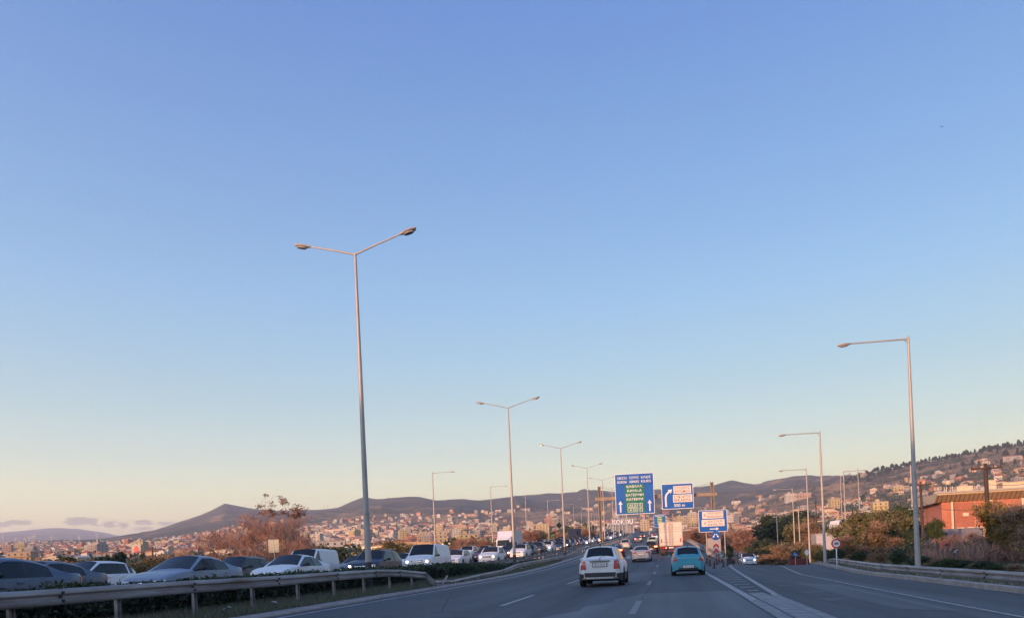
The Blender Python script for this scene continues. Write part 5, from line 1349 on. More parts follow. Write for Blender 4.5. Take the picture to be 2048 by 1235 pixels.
# buildings one can point at
HERO = [
 (282, 1113, 330, 8, 6, .5, 'orange-lit tower block with a red oval on its front, left part of the town'),
 (300, 1120, 300, 5, 0, .4, 'low white building at the foot of the block with the red oval'),
 (775, 1085, 480, 6, 0, .2, 'long pale factory between the nearest lamp post and the white van'),
 (745, 1075, 620, 6, 3, .15, 'long pinkish hall just right of the nearest lamp post'),
 (752, 1103, 300, 7, 1, .3, 'cream hall standing right behind the navy off-roader'),
 (880, 1073, 560, 8, 6, .4, 'small yellow lit block left of the thin lamp beyond the queue'),
 (860, 1092, 360, 6, 1, .1, 'long low white-lit building above the white van'),
 (925, 1072, 520, 1, 2, .4, 'orange apartment block right of the thin lamp beyond the queue'),
 (705, 1092, 420, 7, 5, .2, 'terracotta hall left of the nearest lamp post'),
 (620, 1098, 380, 6, 2, .25, 'long ochre-lit building above the small white van'),
 (655, 1100, 340, 5, 4, .3, 'grey low block above the white saloon and small van'),
 (1085, 1058, 560, 0, 6, .4, 'yellow-lit apartment block between the second and third lamp posts'),
 (1100, 1050, 700, 1, 5, .3, 'terracotta tower group above the yellow block near the third lamp post'),
 (1120, 1060, 520, 2, 6, .5, 'bright yellow tiled building just left of the third lamp post'),
 (1060, 1066, 480, 5, 0, .2, 'low white building left of the yellow-lit block'),
 (1150, 1055, 620, 5, 1, .3, 'cream block between the third lamp post and the gantry'),
 (1290, 1058, 640, 8, 1, .3, 'slim cream tower under the gap of the two overhead signs'),
 (1360, 1045, 800, 8, 6, .35, 'tall yellow tower under the right part of the exit sign'),
 (1385, 1040, 820, 1, 1, .3, 'cream stepped block left of the hospital sign'),
 (1340, 1050, 700, 0, 3, .3, 'pink apartment block above the lorry'),
 (1480, 1050, 420, 4, 3, .2, 'red-roofed villa right of the hospital sign'),
 (1510, 1053, 420, 5, 1, .3, 'long low pink building right of the red-roofed villa'),
 (1545, 1032, 620, 2, 1, .4, 'tiled cream house with a white gable above the dark trees'),
 (1520, 1018, 900, 4, 3, .2, 'tiled villa high above the side road'),
 (1605, 990, 1250, 5, 3, .3, 'long pink building on the spur left of the slip-road lamps'),
 (1580, 995, 1250, 0, 0, .3, 'white block at the left end of the spur'),
 (1668, 1015, 560, 8, 6, .4, 'yellow tower by the second slip-road lamp'),
 (1660, 1032, 480, 5, 1, .2, 'cream building with a red roof edge behind the speed sign'),
 (1690, 1030, 500, 4, 6, .1, 'long yellow-lit tiled building behind the thin lamps'),
 (1795, 965, 1050, 4, 0, .4, 'white tiered villa alone on the ridge slope'),
 (1800, 975, 1000, 5, 6, .3, 'bright terrace building under the white tiered villa'),
 (1690, 960, 1300, 3, 0, .2, 'small white house high at the left of the ridge'),
 (1760, 1020, 480, 0, 2, .4, 'ochre block with balconies above the bare trees'),
 (1735, 1010, 700, 3, 0, .3, 'small white house above the bare trees'),
 (1960, 975, 700, 5, 0, .2, 'white house above the brick building, right of the dark pole'),
 (1925, 965, 800, 3, 0, .2, 'white house above the brick building, left of the dark pole'),
 (2010, 970, 620, 5, 1, .3, 'cream block at the right edge above the brick building'),
 (2035, 958, 760, 0, 4, .3, 'grey block at the right edge on the slope'),
]
for (x, y, Z, kd, wk, rz, lb) in HERO:
    best = None
    for Zc_ in [300*1.04**k for k in range(52)]:
        p = px(x, y+9, Zc_); g = gz(p.x, p.y); e = abs(g-p.z)/Zc_
        t_ = p.x-shift(p.y)
        if -45 < t_ < 45 and p.y < 900: e += .05
        if best is None or e < best[0]: best = (e, Zc_, p, g)
    _, Zb, p, g = best
    wpx = {6: 62, 7: 46, 5: 36, 3: 17, 4: 22, 2: 26, 8: 17}.get(kd, 24)*(1.0 if Z < 700 else .8)
    w0 = {6: 46, 7: 30, 5: 18, 3: 11, 4: 14, 2: 14, 8: 11, 0: 15, 1: 13}[kd]
    spots.append((p.x, p.y, 12)); bo_ = place_bld(kd, wk, p.x, p.y, g-.2, rz-.25, lb, None, wpx/FPX*Zb/w0*(1.35 if 'red oval on' in lb else 1))
    if 'red oval on' in lb:
        MB().box((0, -7.55, 9.5), (8.2, .2, 14)).obj('front_panel', WALLS[0], bo_)
        MB().prism([(math.cos(a*.3927)*2.3, 9.8+math.sin(a*.3927)*5.2) for a in range(16)], -7.85, -7.66).obj('oval_emblem', RED_S, bo_)
n = 0; cnt = {}
cand = []
while n < 262:
    x = rb_.uniform(-30, 1750) if rb_.random() < .80 else rb_.uniform(1560, 2060); Z = rb_.uniform(380, 1500) if rb_.random() < .7 else rb_.uniform(1100, 2000)
    if rb_.random() > ypx_density(x, Z): continue
    kd = rb_.choice([0, 1, 2, 3, 3, 4, 5, 6, 7, 0, 1, 8]) if x < 1480 or Z < 700 else rb_.choice([3, 4, 3, 5, 3])
    if x < 1000 and Z < 700 and rb_.random() < .5: kd = rb_.choice([6, 7])
    p = try_spot(x, Z, {6: 26, 7: 19}.get(kd, 10))
    if p is None: continue
    wk = rb_.choice([0, 0, 0, 1, 1, 2, 3, 4, 4, 5, 6])
    lb = f'{WN[wk]} {SHM[kd][1]} {depthw(Z)}, {region(x)}'
    place_bld(kd, wk, p.x, p.y, gz(p.x, p.y)-.3, rb_.uniform(-.5, .7), lb, 'town buildings '+depthw(Z)+' '+region(x), rb_.uniform(.8, 1.12), detail=True); n += 1
# the rest of the town as one mass
V = []; Fc = []; I = []
m = 0
dm = MB()
while m < 1900:
    x = rb_.uniform(-60, 2070); Z = rb_.uniform(600, 2450)
    if x > 1600 and (Z > 1500 or rb_.random() < .55): continue
    if rb_.random() > ypx_density(x, Z)*(1.0 if Z > 1000 else .6): continue
    if noise.noise(Vector((x/70, math.log(Z)*7, 2.2))) < rb_.uniform(-.35, .12): continue
    p = try_spot(x, Z, 6)
    if p is None: continue
    z = gz(p.x, p.y); w, d, h = rb_.uniform(6, 14), rb_.uniform(6, 11), rb_.uniform(3.5, 9); rz = rb_.uniform(-.6, .7)
    if rb_.random() < .12 : w *= 2.4
    wk = rb_.choice([0, 0, 1, 1, 2, 3, 4, 4, 5]); dm.box((p.x, p.y, z+h/2-2), (w, d, h+4), wk, rz)
    c, s_ = math.cos(rz), math.sin(rz)
    if rb_.random() < .55:
        q_ = [(-w/2-.4, -d/2-.4, 0), (w/2+.4, -d/2-.4, 0), (w/2+.4, d/2+.4, 0), (-w/2-.4, d/2+.4, 0), (-w/2+d*.4, 0, 1.8), (w/2-d*.4, 0, 1.8)]
        dm.add([(p.x+a*c-b_*s_, p.y+a*s_+b_*c, z+h+e+.02) for a, b_, e in q_], [[0, 1, 5, 4], [2, 3, 4, 5], [1, 2, 5], [3, 0, 4]], 7)
    else: dm.box((p.x, p.y, z+h+.3), (w*.4, d*.4, 1.8), wk, rz)
    nf = max(1, int(h/3))
    for k in range(nf):
        for sgn in (-.25, .25):
            a, b_ = sgn*w, -d/2-.02
            dm.box((p.x+a*c-b_*s_, p.y+a*s_+b_*c, z+1.5+3*k), (w*.22, .08, 1.5), 8, rz)
    m += 1
o = dm.obj('distant_town', WALLS+[TILE, WIN]); tag(o, 'hundreds of small lit houses scattered over the far slopes', 'town', kind='stuff')

# the big red brick building on the right
BRK = mat('red_brick_panel', (.45, .175, .12), rough=.85, var=.22, scale=1.5, bump=.2, stretch=(1, 1, 3))
BZ = 118.0
pa = px(1884, 1050, BZ); g = min(gz(pa.x, pa.y), -1.0)
bb = empty('brick_hall', (pa.x, pa.y, g), (0, 0, -.12)); tag(bb, 'large red brick hall with a deep trussed roof canopy on the right', 'building')
zt = px(1900, 1004, BZ).z-g; zr = px(1900, 986, BZ).z-g; BW = 46
MB().box((BW/2, 9, zt/2), (BW, 18, zt)).obj('wall', BRK, bb)
BRK2 = mat('red_brick_dark', (.33, .125, .09), rough=.85, var=.22, scale=1.5, bump=.2)
for k in range(9):
    x = 3+5.2*k; MB().box((x, -.06, zt/2-.1), (2.6, .25, zt-.25)).obj('wall_panel', BRK if k % 2 else BRK2, bb)
cmat = mat('column_cream', (.58, .48, .36), rough=.8, var=.15)
for x in (1.3, 6.3, 11.1, 16.0, 21.0, 31.0, 41.0): MB().box((x, -.7, zt/2), (.9 if x > 2 else .3, .8 if x > 2 else .3, zt)).obj('column', cmat, bb)
for x in (2.5, 3.9, 5.2, 8.0, 13.2):
    f = MB().box((x, -.22, zt*.42), (1.0, .16, 1.5)).obj('window', cmat, bb); MB().box((x, -.32, zt*.42), (.75, .06, 1.2)).obj('pane', WIN, f)
f = MB().box((11, -.30, zt*.22), (5.5, .3, .25)).obj('ledge', cmat, bb)
CAN = mat('canopy_sheet', (.50, .40, .29), rough=.6, metal=.2, var=.2, scale=2, stretch=(6, 1, 1))
for k in range(22):      # horizontal cladding joints and downpipes
    MB().box((BW/2+.01, -.10, .35+.42*k), (BW-.1, .06, .025)).obj('cladding_joint', BRK2, bb) if .35+.42*k < zt-.2 else None
for x in (4.6, 9.9, 14.6): MB().tube([(x, -.28, 0), (x, -.28, zt-.1)], .07, 6).obj('downpipe', POLE, bb)
for x in (3.2, 8.8): MB().box((x, -.4, zt*.75), (.8, .35, .55)).obj('air_conditioner', cmat, bb)
# canopy: sloping soffit, top plate, truss
b = MB(); e0, e1 = -1.0, BW+1
b.add([(e0, -2.0, zr-.3), (e1, -2.0, zr-.3), (e1, 0, zt+.05), (e0, 0, zt+.05), (e0, -2.0, zr), (e1, -2.0, zr), (e1, 18, zr+.2), (e0, 18, zr+.2), (e1, 18, zt), (e0, 18, zt)], [[0, 1, 2, 3][::-1], [0, 4, 5, 1][::-1], [4, 7, 6, 5][::-1], [3, 2, 8, 9][::-1], [0, 3, 9, 7, 4], [1, 5, 6, 8, 2]])
b.obj('canopy', CAN, bb)
for k in range(76):
    x = e0+.2+k*.625; b = MB()
    P = [(x, -2.05, zr-.34), (x+.07, -2.05, zr-.34), (x+.07, -.02, zt-.02), (x, -.02, zt-.02)]
    b.add([Vector(v) for v in P]+[Vector(v)+Vector((0, 0, -.04)) for v in P], [[0, 1, 2, 3], [7, 6, 5, 4], [0, 4, 5, 1], [2, 6, 7, 3], [1, 5, 6, 2], [3, 7, 4, 0]]); b.obj('soffit_rib', SHUT, bb)
b = MB(); b.box((BW/2, -2.2, zr+.05), (BW+3, .15, .22)); b.obj('gutter', POLE, bb)
for k in range(16):
    x = 16+k*2.0; z0_, z1_ = zr-1.25, zr-.1
    MB().tube([(x, -2.1, z0_ if k % 2 else z1_), (x+2.0, -2.1, z1_ if k % 2 else z0_)], .06, 5).obj('truss_diagonal', cmat, bb)
MB().box((32, -2.1, zr-1.28), (33, .12, .14)).obj('truss_chord', cmat, bb)
for k, (x, w, h) in enumerate([(4, 2.2, 1.0), (8, 1.0, 1.7), (11, 3.0, 1.2), (15.5, 1.6, 2.0), (21, 6, 1.3), (30, 9, 1.5)]):
    r_ = MB().box((x, 4+k*.4, zr+h/2+.1), (w, 2.2, h)).box((x, 4+k*.4, zr+h+.14), (w+.2, 2.4, .1)).obj('roof_plant', cmat, bb)
# lattice mast with ball on the roof (water tower behind it)
p = px(1897, 1000, 190); zt2 = px(1897, 965, 190).z; g = gz(p.x, p.y)
wt = empty('water_tower', (p.x, p.y, g)); tag(wt, 'small lattice tower with a round tank behind the brick hall roof', 'tower')
b = MB()
for (a, c) in ((-1.4, -1.4), (1.4, -1.4), (1.4, 1.4), (-1.4, 1.4)): b.tube([(a, c, 0), (a*.5, c*.5, zt2-g-1)], .14, 5)
for k in range(6):
    z = (zt2-g-1)*k/6; q_ = 1.4-.7*k/6; z2 = (zt2-g-1)*(k+1)/6; q2 = 1.4-.7*(k+1)/6
    b.tube([(-q_, -q_, z), (q2, -q2, z2)], .07, 4); b.tube([(q_, -q_, z), (-q2, -q2, z2)], .07, 4); b.tube([(-q_, -q_, z), (-q2, q2, z2)], .07, 4)
b.obj('lattice', POLE, wt)
b = MB(); prof = [(0, -.6), (.45, -.45), (.7, 0), (.45, .45), (0, .6)]
for i in range(4):
    for k in range(12):
        a, c = 2*math.pi*k/12, 2*math.pi*(k+1)/12; (r0, z0_), (r1, z1_) = prof[i], prof[i+1]; Z0 = zt2-g
        b.add([(r0*math.cos(a), r0*math.sin(a), Z0+z0_), (r0*math.cos(c), r0*math.sin(c), Z0+z0_), (r1*math.cos(c), r1*math.sin(c), Z0+z1_), (r1*math.cos(a), r1*math.sin(a), Z0+z1_)], [[0, 1, 2, 3]])
b.obj('tank', cmat, wt, smooth=True)
# big-letter hoarding over a glazed block
BZ2 = 455
S5, W5, H5 = facing(1221.5, 1034.5, 1269, 1051, BZ2, 'letter_hoarding', 'grey-blue hoarding with big white letters KOKOU in the distance', 'billboard')
MB().box((0, .2, 0), (W5, .4, H5)).obj('panel', mat('hoarding_grey_blue', (.16, .19, .26), rough=.6, var=.15, scale=.3), S5)
text('KOKOU', 'lettering', W5*.86, H5*.60, WHITE_S, S5, (0, -.05, 0), bold=.02, depth=.06)
g = gz(S5.location.x, S5.location.y); hb = S5.location.z-H5/2-g
b = MB()
for k in range(7): b.box(((-.45+.15*k)*W5, .5, -H5/2-hb/2), (.45, .5, hb+1))
b.obj('support', mat('support_grey', (.42, .42, .45), rough=.6, var=.1), S5)
glz = MB().box((0, 5, -H5/2-hb/2-.5), (W5*.96, 8, hb+1)).obj('glazed_block', mat('glazed_block_grey', (.20, .21, .25), rough=.35, var=.2), S5)
# walls and parked cars seen on the right beyond the slip road
p = px(1700, 1073, 105); g = gz(p.x, p.y)
o = MB().box((0, 0, (p.z-g)/2), (9, .3, p.z-g+1.2)).box((0, 0, p.z-g+.55), (9.2, .5, .14)).obj('yard_wall', mat('yard_wall_pale', (.40, .39, .44), rough=.8, var=.25, scale=.6), None, loc=(p.x, p.y, g), rot=(0, 0, -.1)); tag(o, 'pale grey yard wall behind the 40 sign', 'wall')
p = px(1880, 1072, 92); g = gz(p.x, p.y)
o = MB().box((0, 0, (p.z-g)/2), (9.5, .3, p.z-g+1.6)).box((0, 0, p.z-g+.85), (9.7, .42, .12)).obj('yard_wall', mat('yard_wall_blue', (.16, .17, .22), rough=.8, var=.15, scale=.6), None, loc=(p.x, p.y, g), rot=(0, 0, .05)); tag(o, 'blue-grey wall in front of the brick hall', 'wall')
p = px(1583, 1072, 210); g = gz(p.x, p.y)
o = MB().box((0, 0, 0), (13, .3, 1.9)).box((0, 0, 1.0), (13.2, .45, .12)).obj('yard_fence', mat('yard_fence_grey', (.20, .23, .25), rough=.8, var=.15, scale=.6), None, loc=(p.x, p.y, p.z)); tag(o, 'dull blue-grey fence among the dark trees beyond the slip road', 'fence')
o = MB().box((0, 0, -1.5), (24, 12, 3)).obj('car_park_terrace', CONC, None, loc=(p.x+1, p.y+7, p.z-.8)); tag(o, kind='structure')
for k in range(3):
    c_ = copy_tree(PROTO[[k_ for k_ in PROTO if k_[0] == 'hatchback' and 'far' in k_[2]][k % 3]]); c_.location = (p.x-4.2+4*k, p.y+3.2, p.z+.75-.0); c_.rotation_euler = (0, 0, 1.45)
    tag(c_, ['parked car above the grey fence, left one', 'parked car above the grey fence, middle one', 'parked car above the grey fence, right one'][k], 'car', 'cars parked above the grey fence')
p = px(1683, 1051, 118); g = gz(p.x, p.y)
v_ = copy_tree(PROTO[[k_ for k_ in PROTO if k_[0] == 'van'][0]]); v_.location = (p.x, p.y, p.z-1.0); v_.rotation_euler = (0, 0, math.pi+.3); tag(v_, 'small white van on the raised yard behind the 40 sign', 'van')
o = MB().box((0, 0, -1.6), (9, 9, 3.2)).obj('raised_yard', CONC, None, loc=(p.x+1, p.y+2, p.z-1.0)); tag(o, kind='structure')
# pylons and masts
def pylon(x, y0, y1, Z, label, name='pylon', w=6):
    a = px(x, y1, Z); t = px(x, y0, Z).z; g = gz(a.x, a.y); h = t-g; o = MB()
    o.tube([(-w/2, 0, 0), (-.4, 0, h)], .5, 4); o.tube([(w/2, 0, 0), (.4, 0, h)], .5, 4)
    for z in (.72, .82, .92): o.tube([(-w*.7, 0, h*z), (w*.7, 0, h*z)], .4, 4)
    for k in range(5): q_ = w/2*(1-k/5); o.tube([(-q_, 0, h*k/5), (q_*.8, 0, h*(k+1)/5)], .3, 4)
    r = empty(name, (a.x, a.y, g)); o.obj('lattice', POLE, r); tag(r, label, name, name+'s on the skyline'); return r
for k, (x, y0) in enumerate([(8, 1068), (33, 1074), (52, 1074), (60, 1072), (66, 1071), (71, 1067), (104, 1071), (160, 1071), (196, 1066)]):
    pylon(x, y0, 1100, 2100, ['lattice pylon at the far left edge', 'lattice pylon left in the group of five', 'second lattice pylon in the group of five', 'middle lattice pylon in the group of five', 'fourth lattice pylon in the group of five', 'tallest lattice pylon of the group of five', 'lattice pylon standing alone right of the group of five', 'lattice pylon before the long dark clouds', 'lattice pylon at the foot of the long slope'][k])
for k, (x, y0) in enumerate([(492, 1008), (518, 1010), (610, 1009), (615, 1011), (648, 1009), (656, 1008), (777, 991), (1049, 989)]):
    p = px(x, 1020, SIL-40); t = px(x, y0, SIL-40).z; g = gz(p.x, p.y)
    r = empty('ridge_mast', (p.x, p.y, min(g, t-15)-5)); h = t-r.location.z
    MB().tube([(0, 0, 0), (0, 0, h)], [1.6, .9], 5).tube([(-5, 0, h*.8), (5, 0, h*.8)], .7, 4).obj('mast', POLE, r)
    tag(r, ['mast just right of the pointed peak', 'mast on the saddle right of the peak', 'left mast of the pair above the bare tree', 'right mast of the pair above the bare tree', 'left mast of the pair left of the nearest lamp', 'right mast of the pair left of the nearest lamp', 'mast on the ridge right of the nearest lamp', 'bright mast on the ridge right of the second lamp'][k], 'mast', 'masts on the far ridge')
# ---------------------------------------------------------------- vegetation
LEAF = {n: mat('leaves_'+n, c, rough=.75, var=.35, scale=.8, island=1.1, spec=.25) for n, c in dict(green=(.045, .07, .022), olive=(.11, .115, .045), dark=(.048, .068, .036), yellow=(.20, .145, .03), rust=(.25, .14, .09), pine=(.022, .035, .016), pale=(.30, .22, .12), ochre=(.19, .14, .07)).items()}
def rndv(rs): 
    v = rs.normal(size=3); return v/np.linalg.norm(v)
def grow(seed, H, spread, levels=3, trunk_r=.16, kids=5, up_=.5, twist=.35, start=.25, minr=.008):
    """branch skeleton: list of (points, radii) and the tips"""
    rs = np.random.RandomState(seed); br = []; tips = []
    def go(p, d, L, r, lv):
        n = 5; pts = [p.copy()]; q_ = p.copy(); dd = d.copy()
        for k in range(n):
            dd = dd+rndv(rs)*twist*.4+np.array([0, 0, up_*.12]); dd /= np.linalg.norm(dd); q_ = q_+dd*L/n; pts.append(q_.copy())
        rad = [max(minr, r*(1-.75*k/n)) for k in range(n+1)]; br.append((pts, rad, lv))
        if lv >= levels: tips.extend([pts[3], pts[4], pts[5]]); return
        nk = kids+rs.randint(0, 2)
        for k in range(nk):
            f = start+(1-start)*(k+rs.rand())/nk if lv == 0 else .25+.75*(k+rs.rand())/nk
            i = min(n-1, int(f*n)); b0 = pts[i]+(pts[i+1]-pts[i])*(f*n-i)
            ax = rndv(rs); ax[2] = abs(ax[2])*up_; side = ax-dd*np.dot(ax, dd)*.6; side /= np.linalg.norm(side)
            nd = dd*.55+side*spread; nd /= np.linalg.norm(nd)
            go(b0, nd, L*(.62-.18*f*(lv == 0))*(.8+.4*rs.rand()), rad[i]*.55, lv+1)
        tips.append(pts[-1])
    go(np.zeros(3), np.array([0, 0, 1.0]), H*.72, trunk_r, 0)
    return br, np.array(tips), rs
def branch_mesh(br, name, m, maxlv=9):
    b = MB()
    for pts, rad, lv in br:
        if lv > maxlv: continue
        b.tube([tuple(p) for p in pts], list(rad), 7 if lv == 0 else (5 if lv == 1 else 3), cap=False)
    return b.mesh(name, m, smooth=True)
def leaf_mesh(name, centres, rs, per, rad, size, m, flat=.7, aspect=1.6):
    """leaf-sized quads strewn in clumps round the branch tips"""
    n = len(centres)*per; c = np.repeat(centres, per, 0)+rs.normal(size=(n, 3))*rad*np.array([1, 1, flat])
    a = rs.normal(size=(n, 3)); a /= np.linalg.norm(a, axis=1)[:, None]
    b_ = rs.normal(size=(n, 3)); b_ -= a*(a*b_).sum(1)[:, None]; b_ /= np.linalg.norm(b_, axis=1)[:, None]
    s = size*(.6+.8*rs.rand(n))[:, None]
    V = np.stack([c-a*s*aspect*.5, c+b_*s*.35, c+a*s*aspect*.5, c-b_*s*.35], 1).reshape(-1, 3)
    me = bpy.data.meshes.new(name); me.vertices.add(len(V)); me.vertices.foreach_set('co', V.ravel())
    me.loops.add(n*4); me.loops.foreach_set('vertex_index', np.arange(n*4)); me.polygons.add(n); me.polygons.foreach_set('loop_start', np.arange(n)*4); me.polygons.foreach_set('loop_total', np.full(n, 4))
    me.materials.append(m); me.update(calc_edges=True); return me
def twig_mesh(name, centres, rs, per, L, m, up_=.6, w=.02):
    n = len(centres)*per; c = np.repeat(centres, per, 0)+rs.normal(size=(n, 3))*.12
    d = rs.normal(size=(n, 3)); d[:, 2] = np.abs(d[:, 2])*1.2+up_; d /= np.linalg.norm(d, axis=1)[:, None]
    s = np.cross(d, rs.normal(size=(n, 3))); s /= np.linalg.norm(s, axis=1)[:, None]
    l = (L*(.5+rs.rand(n)))[:, None]
    k = d+rs.normal(size=(n, 3))*.25
    V = np.stack([c-s*w, c+s*w, c+k*l*.5+s*w*.6, c+(d*.6+k*.4)*l, c+k*l*.5-s*w*.6], 1).reshape(-1, 3)
    me = bpy.data.meshes.new(name); me.vertices.add(len(V)); me.vertices.foreach_set('co', V.ravel())
    me.loops.add(n*5); me.loops.foreach_set('vertex_index', np.arange(n*5)); me.polygons.add(n); me.polygons.foreach_set('loop_start', np.arange(n)*5); me.polygons.foreach_set('loop_total', np.full(n, 5))
    me.materials.append(m); me.update(calc_edges=True); return me
TP = {}; TOPS = {}
def tree_proto(key, seed, H, spread, lv, tr, kids, leaf, per, rad, size, bare=0, twigL=.7, start=.25, up_=.5, twigw=.02):
    br, tips, rs = grow(seed, H, spread, lv, tr, kids, up_, start=start)
    top = max(p[2] for pts, _, _ in br for p in pts)
    bm_ = branch_mesh(br, 'trunk', BARK if not bare else TWIG)
    ms = [('trunk', bm_)]
    if bare: ms.append(('twigs', twig_mesh('twigs', tips, rs, bare, twigL, TWIG, w=twigw)))
    if per: ms.append(('crown', leaf_mesh('crown', tips, rs, per, rad, size, LEAF[leaf])))
    TP[key] = (ms, H)
tree_proto('bare_big', 3, 8.2, .85, 3, .10, 7, 'rust', 1, .3, .10, bare=3, twigL=.8, start=.05, up_=.9, twigw=.011)
tree_proto('bare', 8, 5.5, .9, 3, .12, 6, 'rust', 1, .3, .09, bare=4, twigL=.6, start=.1, up_=.7, twigw=.012)
tree_proto('green', 12, 7, .85, 3, .2, 5, 'green', 16, .38, .24)
tree_proto('olive', 21, 6.5, .9, 3, .2, 5, 'olive', 14, .42, .22, bare=2)
tree_proto('yellow', 33, 6, .9, 3, .16, 6, 'yellow', 12, .34, .2, bare=3, start=.1)
tree_proto('dark', 41, 6, .8, 3, .2, 5, 'dark', 18, .38, .24, start=.1)
tree_proto('ochre', 45, 6, .9, 3, .16, 6, 'ochre', 9, .36, .2, bare=5, start=.08)
tree_proto('rust', 55, 5, .95, 3, .14, 6, 'rust', 8, .34, .18, bare=5, start=.05)
def cone_tree(key, seed, H, R0, leaf, n, size, pw=.8, base=.06):
    rs = np.random.RandomState(seed); z = H*(base+(1-base)*rs.rand(n)**.8); rr = R0*(1-(z/H-base)/(1-base))**pw*(.55+.5*rs.rand(n))*(1+.25*np.sin(z*7/H*3))
    a = rs.rand(n)*6.283; c = np.stack([np.cos(a)*rr, np.sin(a)*rr, z], 1)
    TP[key] = ([('trunk', MB().tube([(0, 0, 0), (0, 0, H*.9)], [H*.018, H*.006], 6, cap=False).mesh('trunk', BARK)), ('crown', leaf_mesh('crown', c, rs, 3, size*.6, size, LEAF[leaf]))], H)
cone_tree('cypress', 61, 7, .75, 'dark', 900, .28, .55, .03)
cone_tree('pine_a', 62, 9, 2.3, 'pine', 500, .75, .75, .22)
cone_tree('pine_b', 63, 10, 1.8, 'pine', 420, .7, .6, .18)
cone_tree('pine_c', 64, 8, 2.8, 'pine', 480, .8, .5, .3)
def top_of(ms):
    t = 0
    for _, me in ms:
        co = np.empty(len(me.vertices)*3); me.vertices.foreach_get('co', co); t = max(t, np.percentile(co[2::3], 99.7))
    return t
def plant(key, x, y, z, h, label, group, rz=None, name=None, wide=1.0):
    ms, H = TP[key]
    if len(TP[key]) == 2 and key not in TOPS: TOPS[key] = top_of(ms)
    s = h/TOPS[key]
    nm = name or {'cypress': 'cypress_tree', 'pine_a': 'pine_tree', 'pine_b': 'pine_tree', 'pine_c': 'pine_tree'}.get(key, 'bare_tree' if 'bare' in key else 'tree')
    r = empty(nm, (x, y, z), (0, 0, rz if rz is not None else rb_.uniform(0, 6.28))); r.scale = (s*wide, s*wide, s)
    for n_, me in ms: link(n_, me, r)
    tag(r, label, 'tree' if 'shrub' not in nm else 'shrub', group); return r
def tree_at(key, x, ytop, Z, label, group=None, wide=1.0, ybase=None, name=None, rz=None):
    p = px(x, ytop, Z); g = gz(p.x, p.y) if ybase is None else px(x, ybase, Z).z
    return plant(key, p.x, p.y, g-.15, (p.z-g)/0.93, label, group, wide=wide, name=name, rz=rz)
GT = 'trees beyond the oncoming queue'
tree_at('bare_big', 515, 1034, 66, 'big reddish bare tree behind the queue, right below the pointed peak', GT, wide=1.35, rz=.6)
tree_at('bare_big', 562, 1036, 72, 'reddish bare tree overlapping the right side of the big one', GT, wide=1.0, rz=2.0)
tree_at('bare', 445, 1066, 70, 'low bare shrub at the left foot of the big bare tree', GT, wide=1.3, rz=.2)
tree_at('bare', 610, 1072, 80, 'small bare tree behind the small white van', GT, wide=1.2)
# the taller tree whose dark seed clusters stand against the sky
br, tips, rs = grow(77, 9, .75, 3, .11, 5, .9, start=.55)
hi = tips[tips[:, 2] > np.percentile(tips[:, 2], 45)]
sel = hi[rs.choice(len(hi), min(46, len(hi)), replace=False)]
TP['tuft'] = ([('trunk', branch_mesh(br, 'trunk', TWIG)), ('crown', leaf_mesh('crown', sel, rs, 26, .15, .13, LEAF['rust']))], max(t_[2] for t_ in tips)*.98)
tree_at('tuft', 568, 994, 67, 'slender tree whose dark leaf tufts stand against the sky above the saddle', GT, wide=1.3, rz=1.0)
for k, (key, x, yt, Z, lb) in enumerate([
 ('cypress', 232, 1112, 75, 'dark cypress left of the yellow bush'), ('cypress', 242, 1108, 76, 'dark cypress right beside the first one'), ('cypress', 224, 1118, 78, 'smallest dark cypress of the three'),
 ('yellow', 268, 1118, 62, 'yellow-green bush left of the blue-silver saloon'), ('ochre', 292, 1116, 66, 'brown bush right of the yellow-green one'), ('dark', 183, 1118, 70, 'dark round tree above the white hatchback'),
 ('green', 110, 1116, 90, 'green tree above the grey saloon on the left'), ('rust', 60, 1120, 90, 'rust-coloured bush at the far left'), ('dark', 20, 1122, 95, 'dark bush at the left edge'), ('rust', 150, 1124, 80, 'rusty bush left of the dark round tree'),
 ('ochre', 330, 1112, 88, 'ochre bush behind the blue-silver saloon'), ('bare', 375, 1104, 82, 'reddish shrub left of the big bare tree'), ('green', 655, 1092, 95, 'green bush right of the small white van'), ('dark', 663, 1098, 92, 'dark bush right of the small white van'),
 ('olive', 790, 1082, 100, 'olive tree left of the big white van'), ('ochre', 770, 1090, 105, 'ochre bush beyond the navy off-roader'), ('rust', 830, 1088, 105, 'rusty shrub behind the big white van, left one'), ('rust', 880, 1084, 110, 'rusty shrub behind the big white van, right one'),
 ('bare', 915, 1076, 110, 'pinkish bare shrub right of the white van'), ('bare', 940, 1074, 115, 'pinkish bare shrub left of the box lorry'), ('rust', 965, 1080, 112, 'reddish bush just left of the box lorry'), ('cypress', 908, 1078, 240, 'tiny cypress above the bare shrubs, left one'), ('cypress', 945, 1076, 240, 'tiny cypress above the bare shrubs, right one'),
 ('bare', 1045, 1064, 140, 'pinkish bare shrub right of the second lamp post'), ('rust', 1062, 1060, 150, 'reddish bush left of the thin lamp in the middle'), ('olive', 1075, 1062, 170, 'olive bush above the red van'), ('rust', 1170, 1058, 190, 'reddish bush right of the blue lorry'), ('bare', 1120, 1064, 180, 'pinkish shrub left of the blue lorry')]):
    tree_at(key, x, yt, Z, lb, GT, wide=1.35)
GR_ = 'trees and shrubs beyond the slip road'
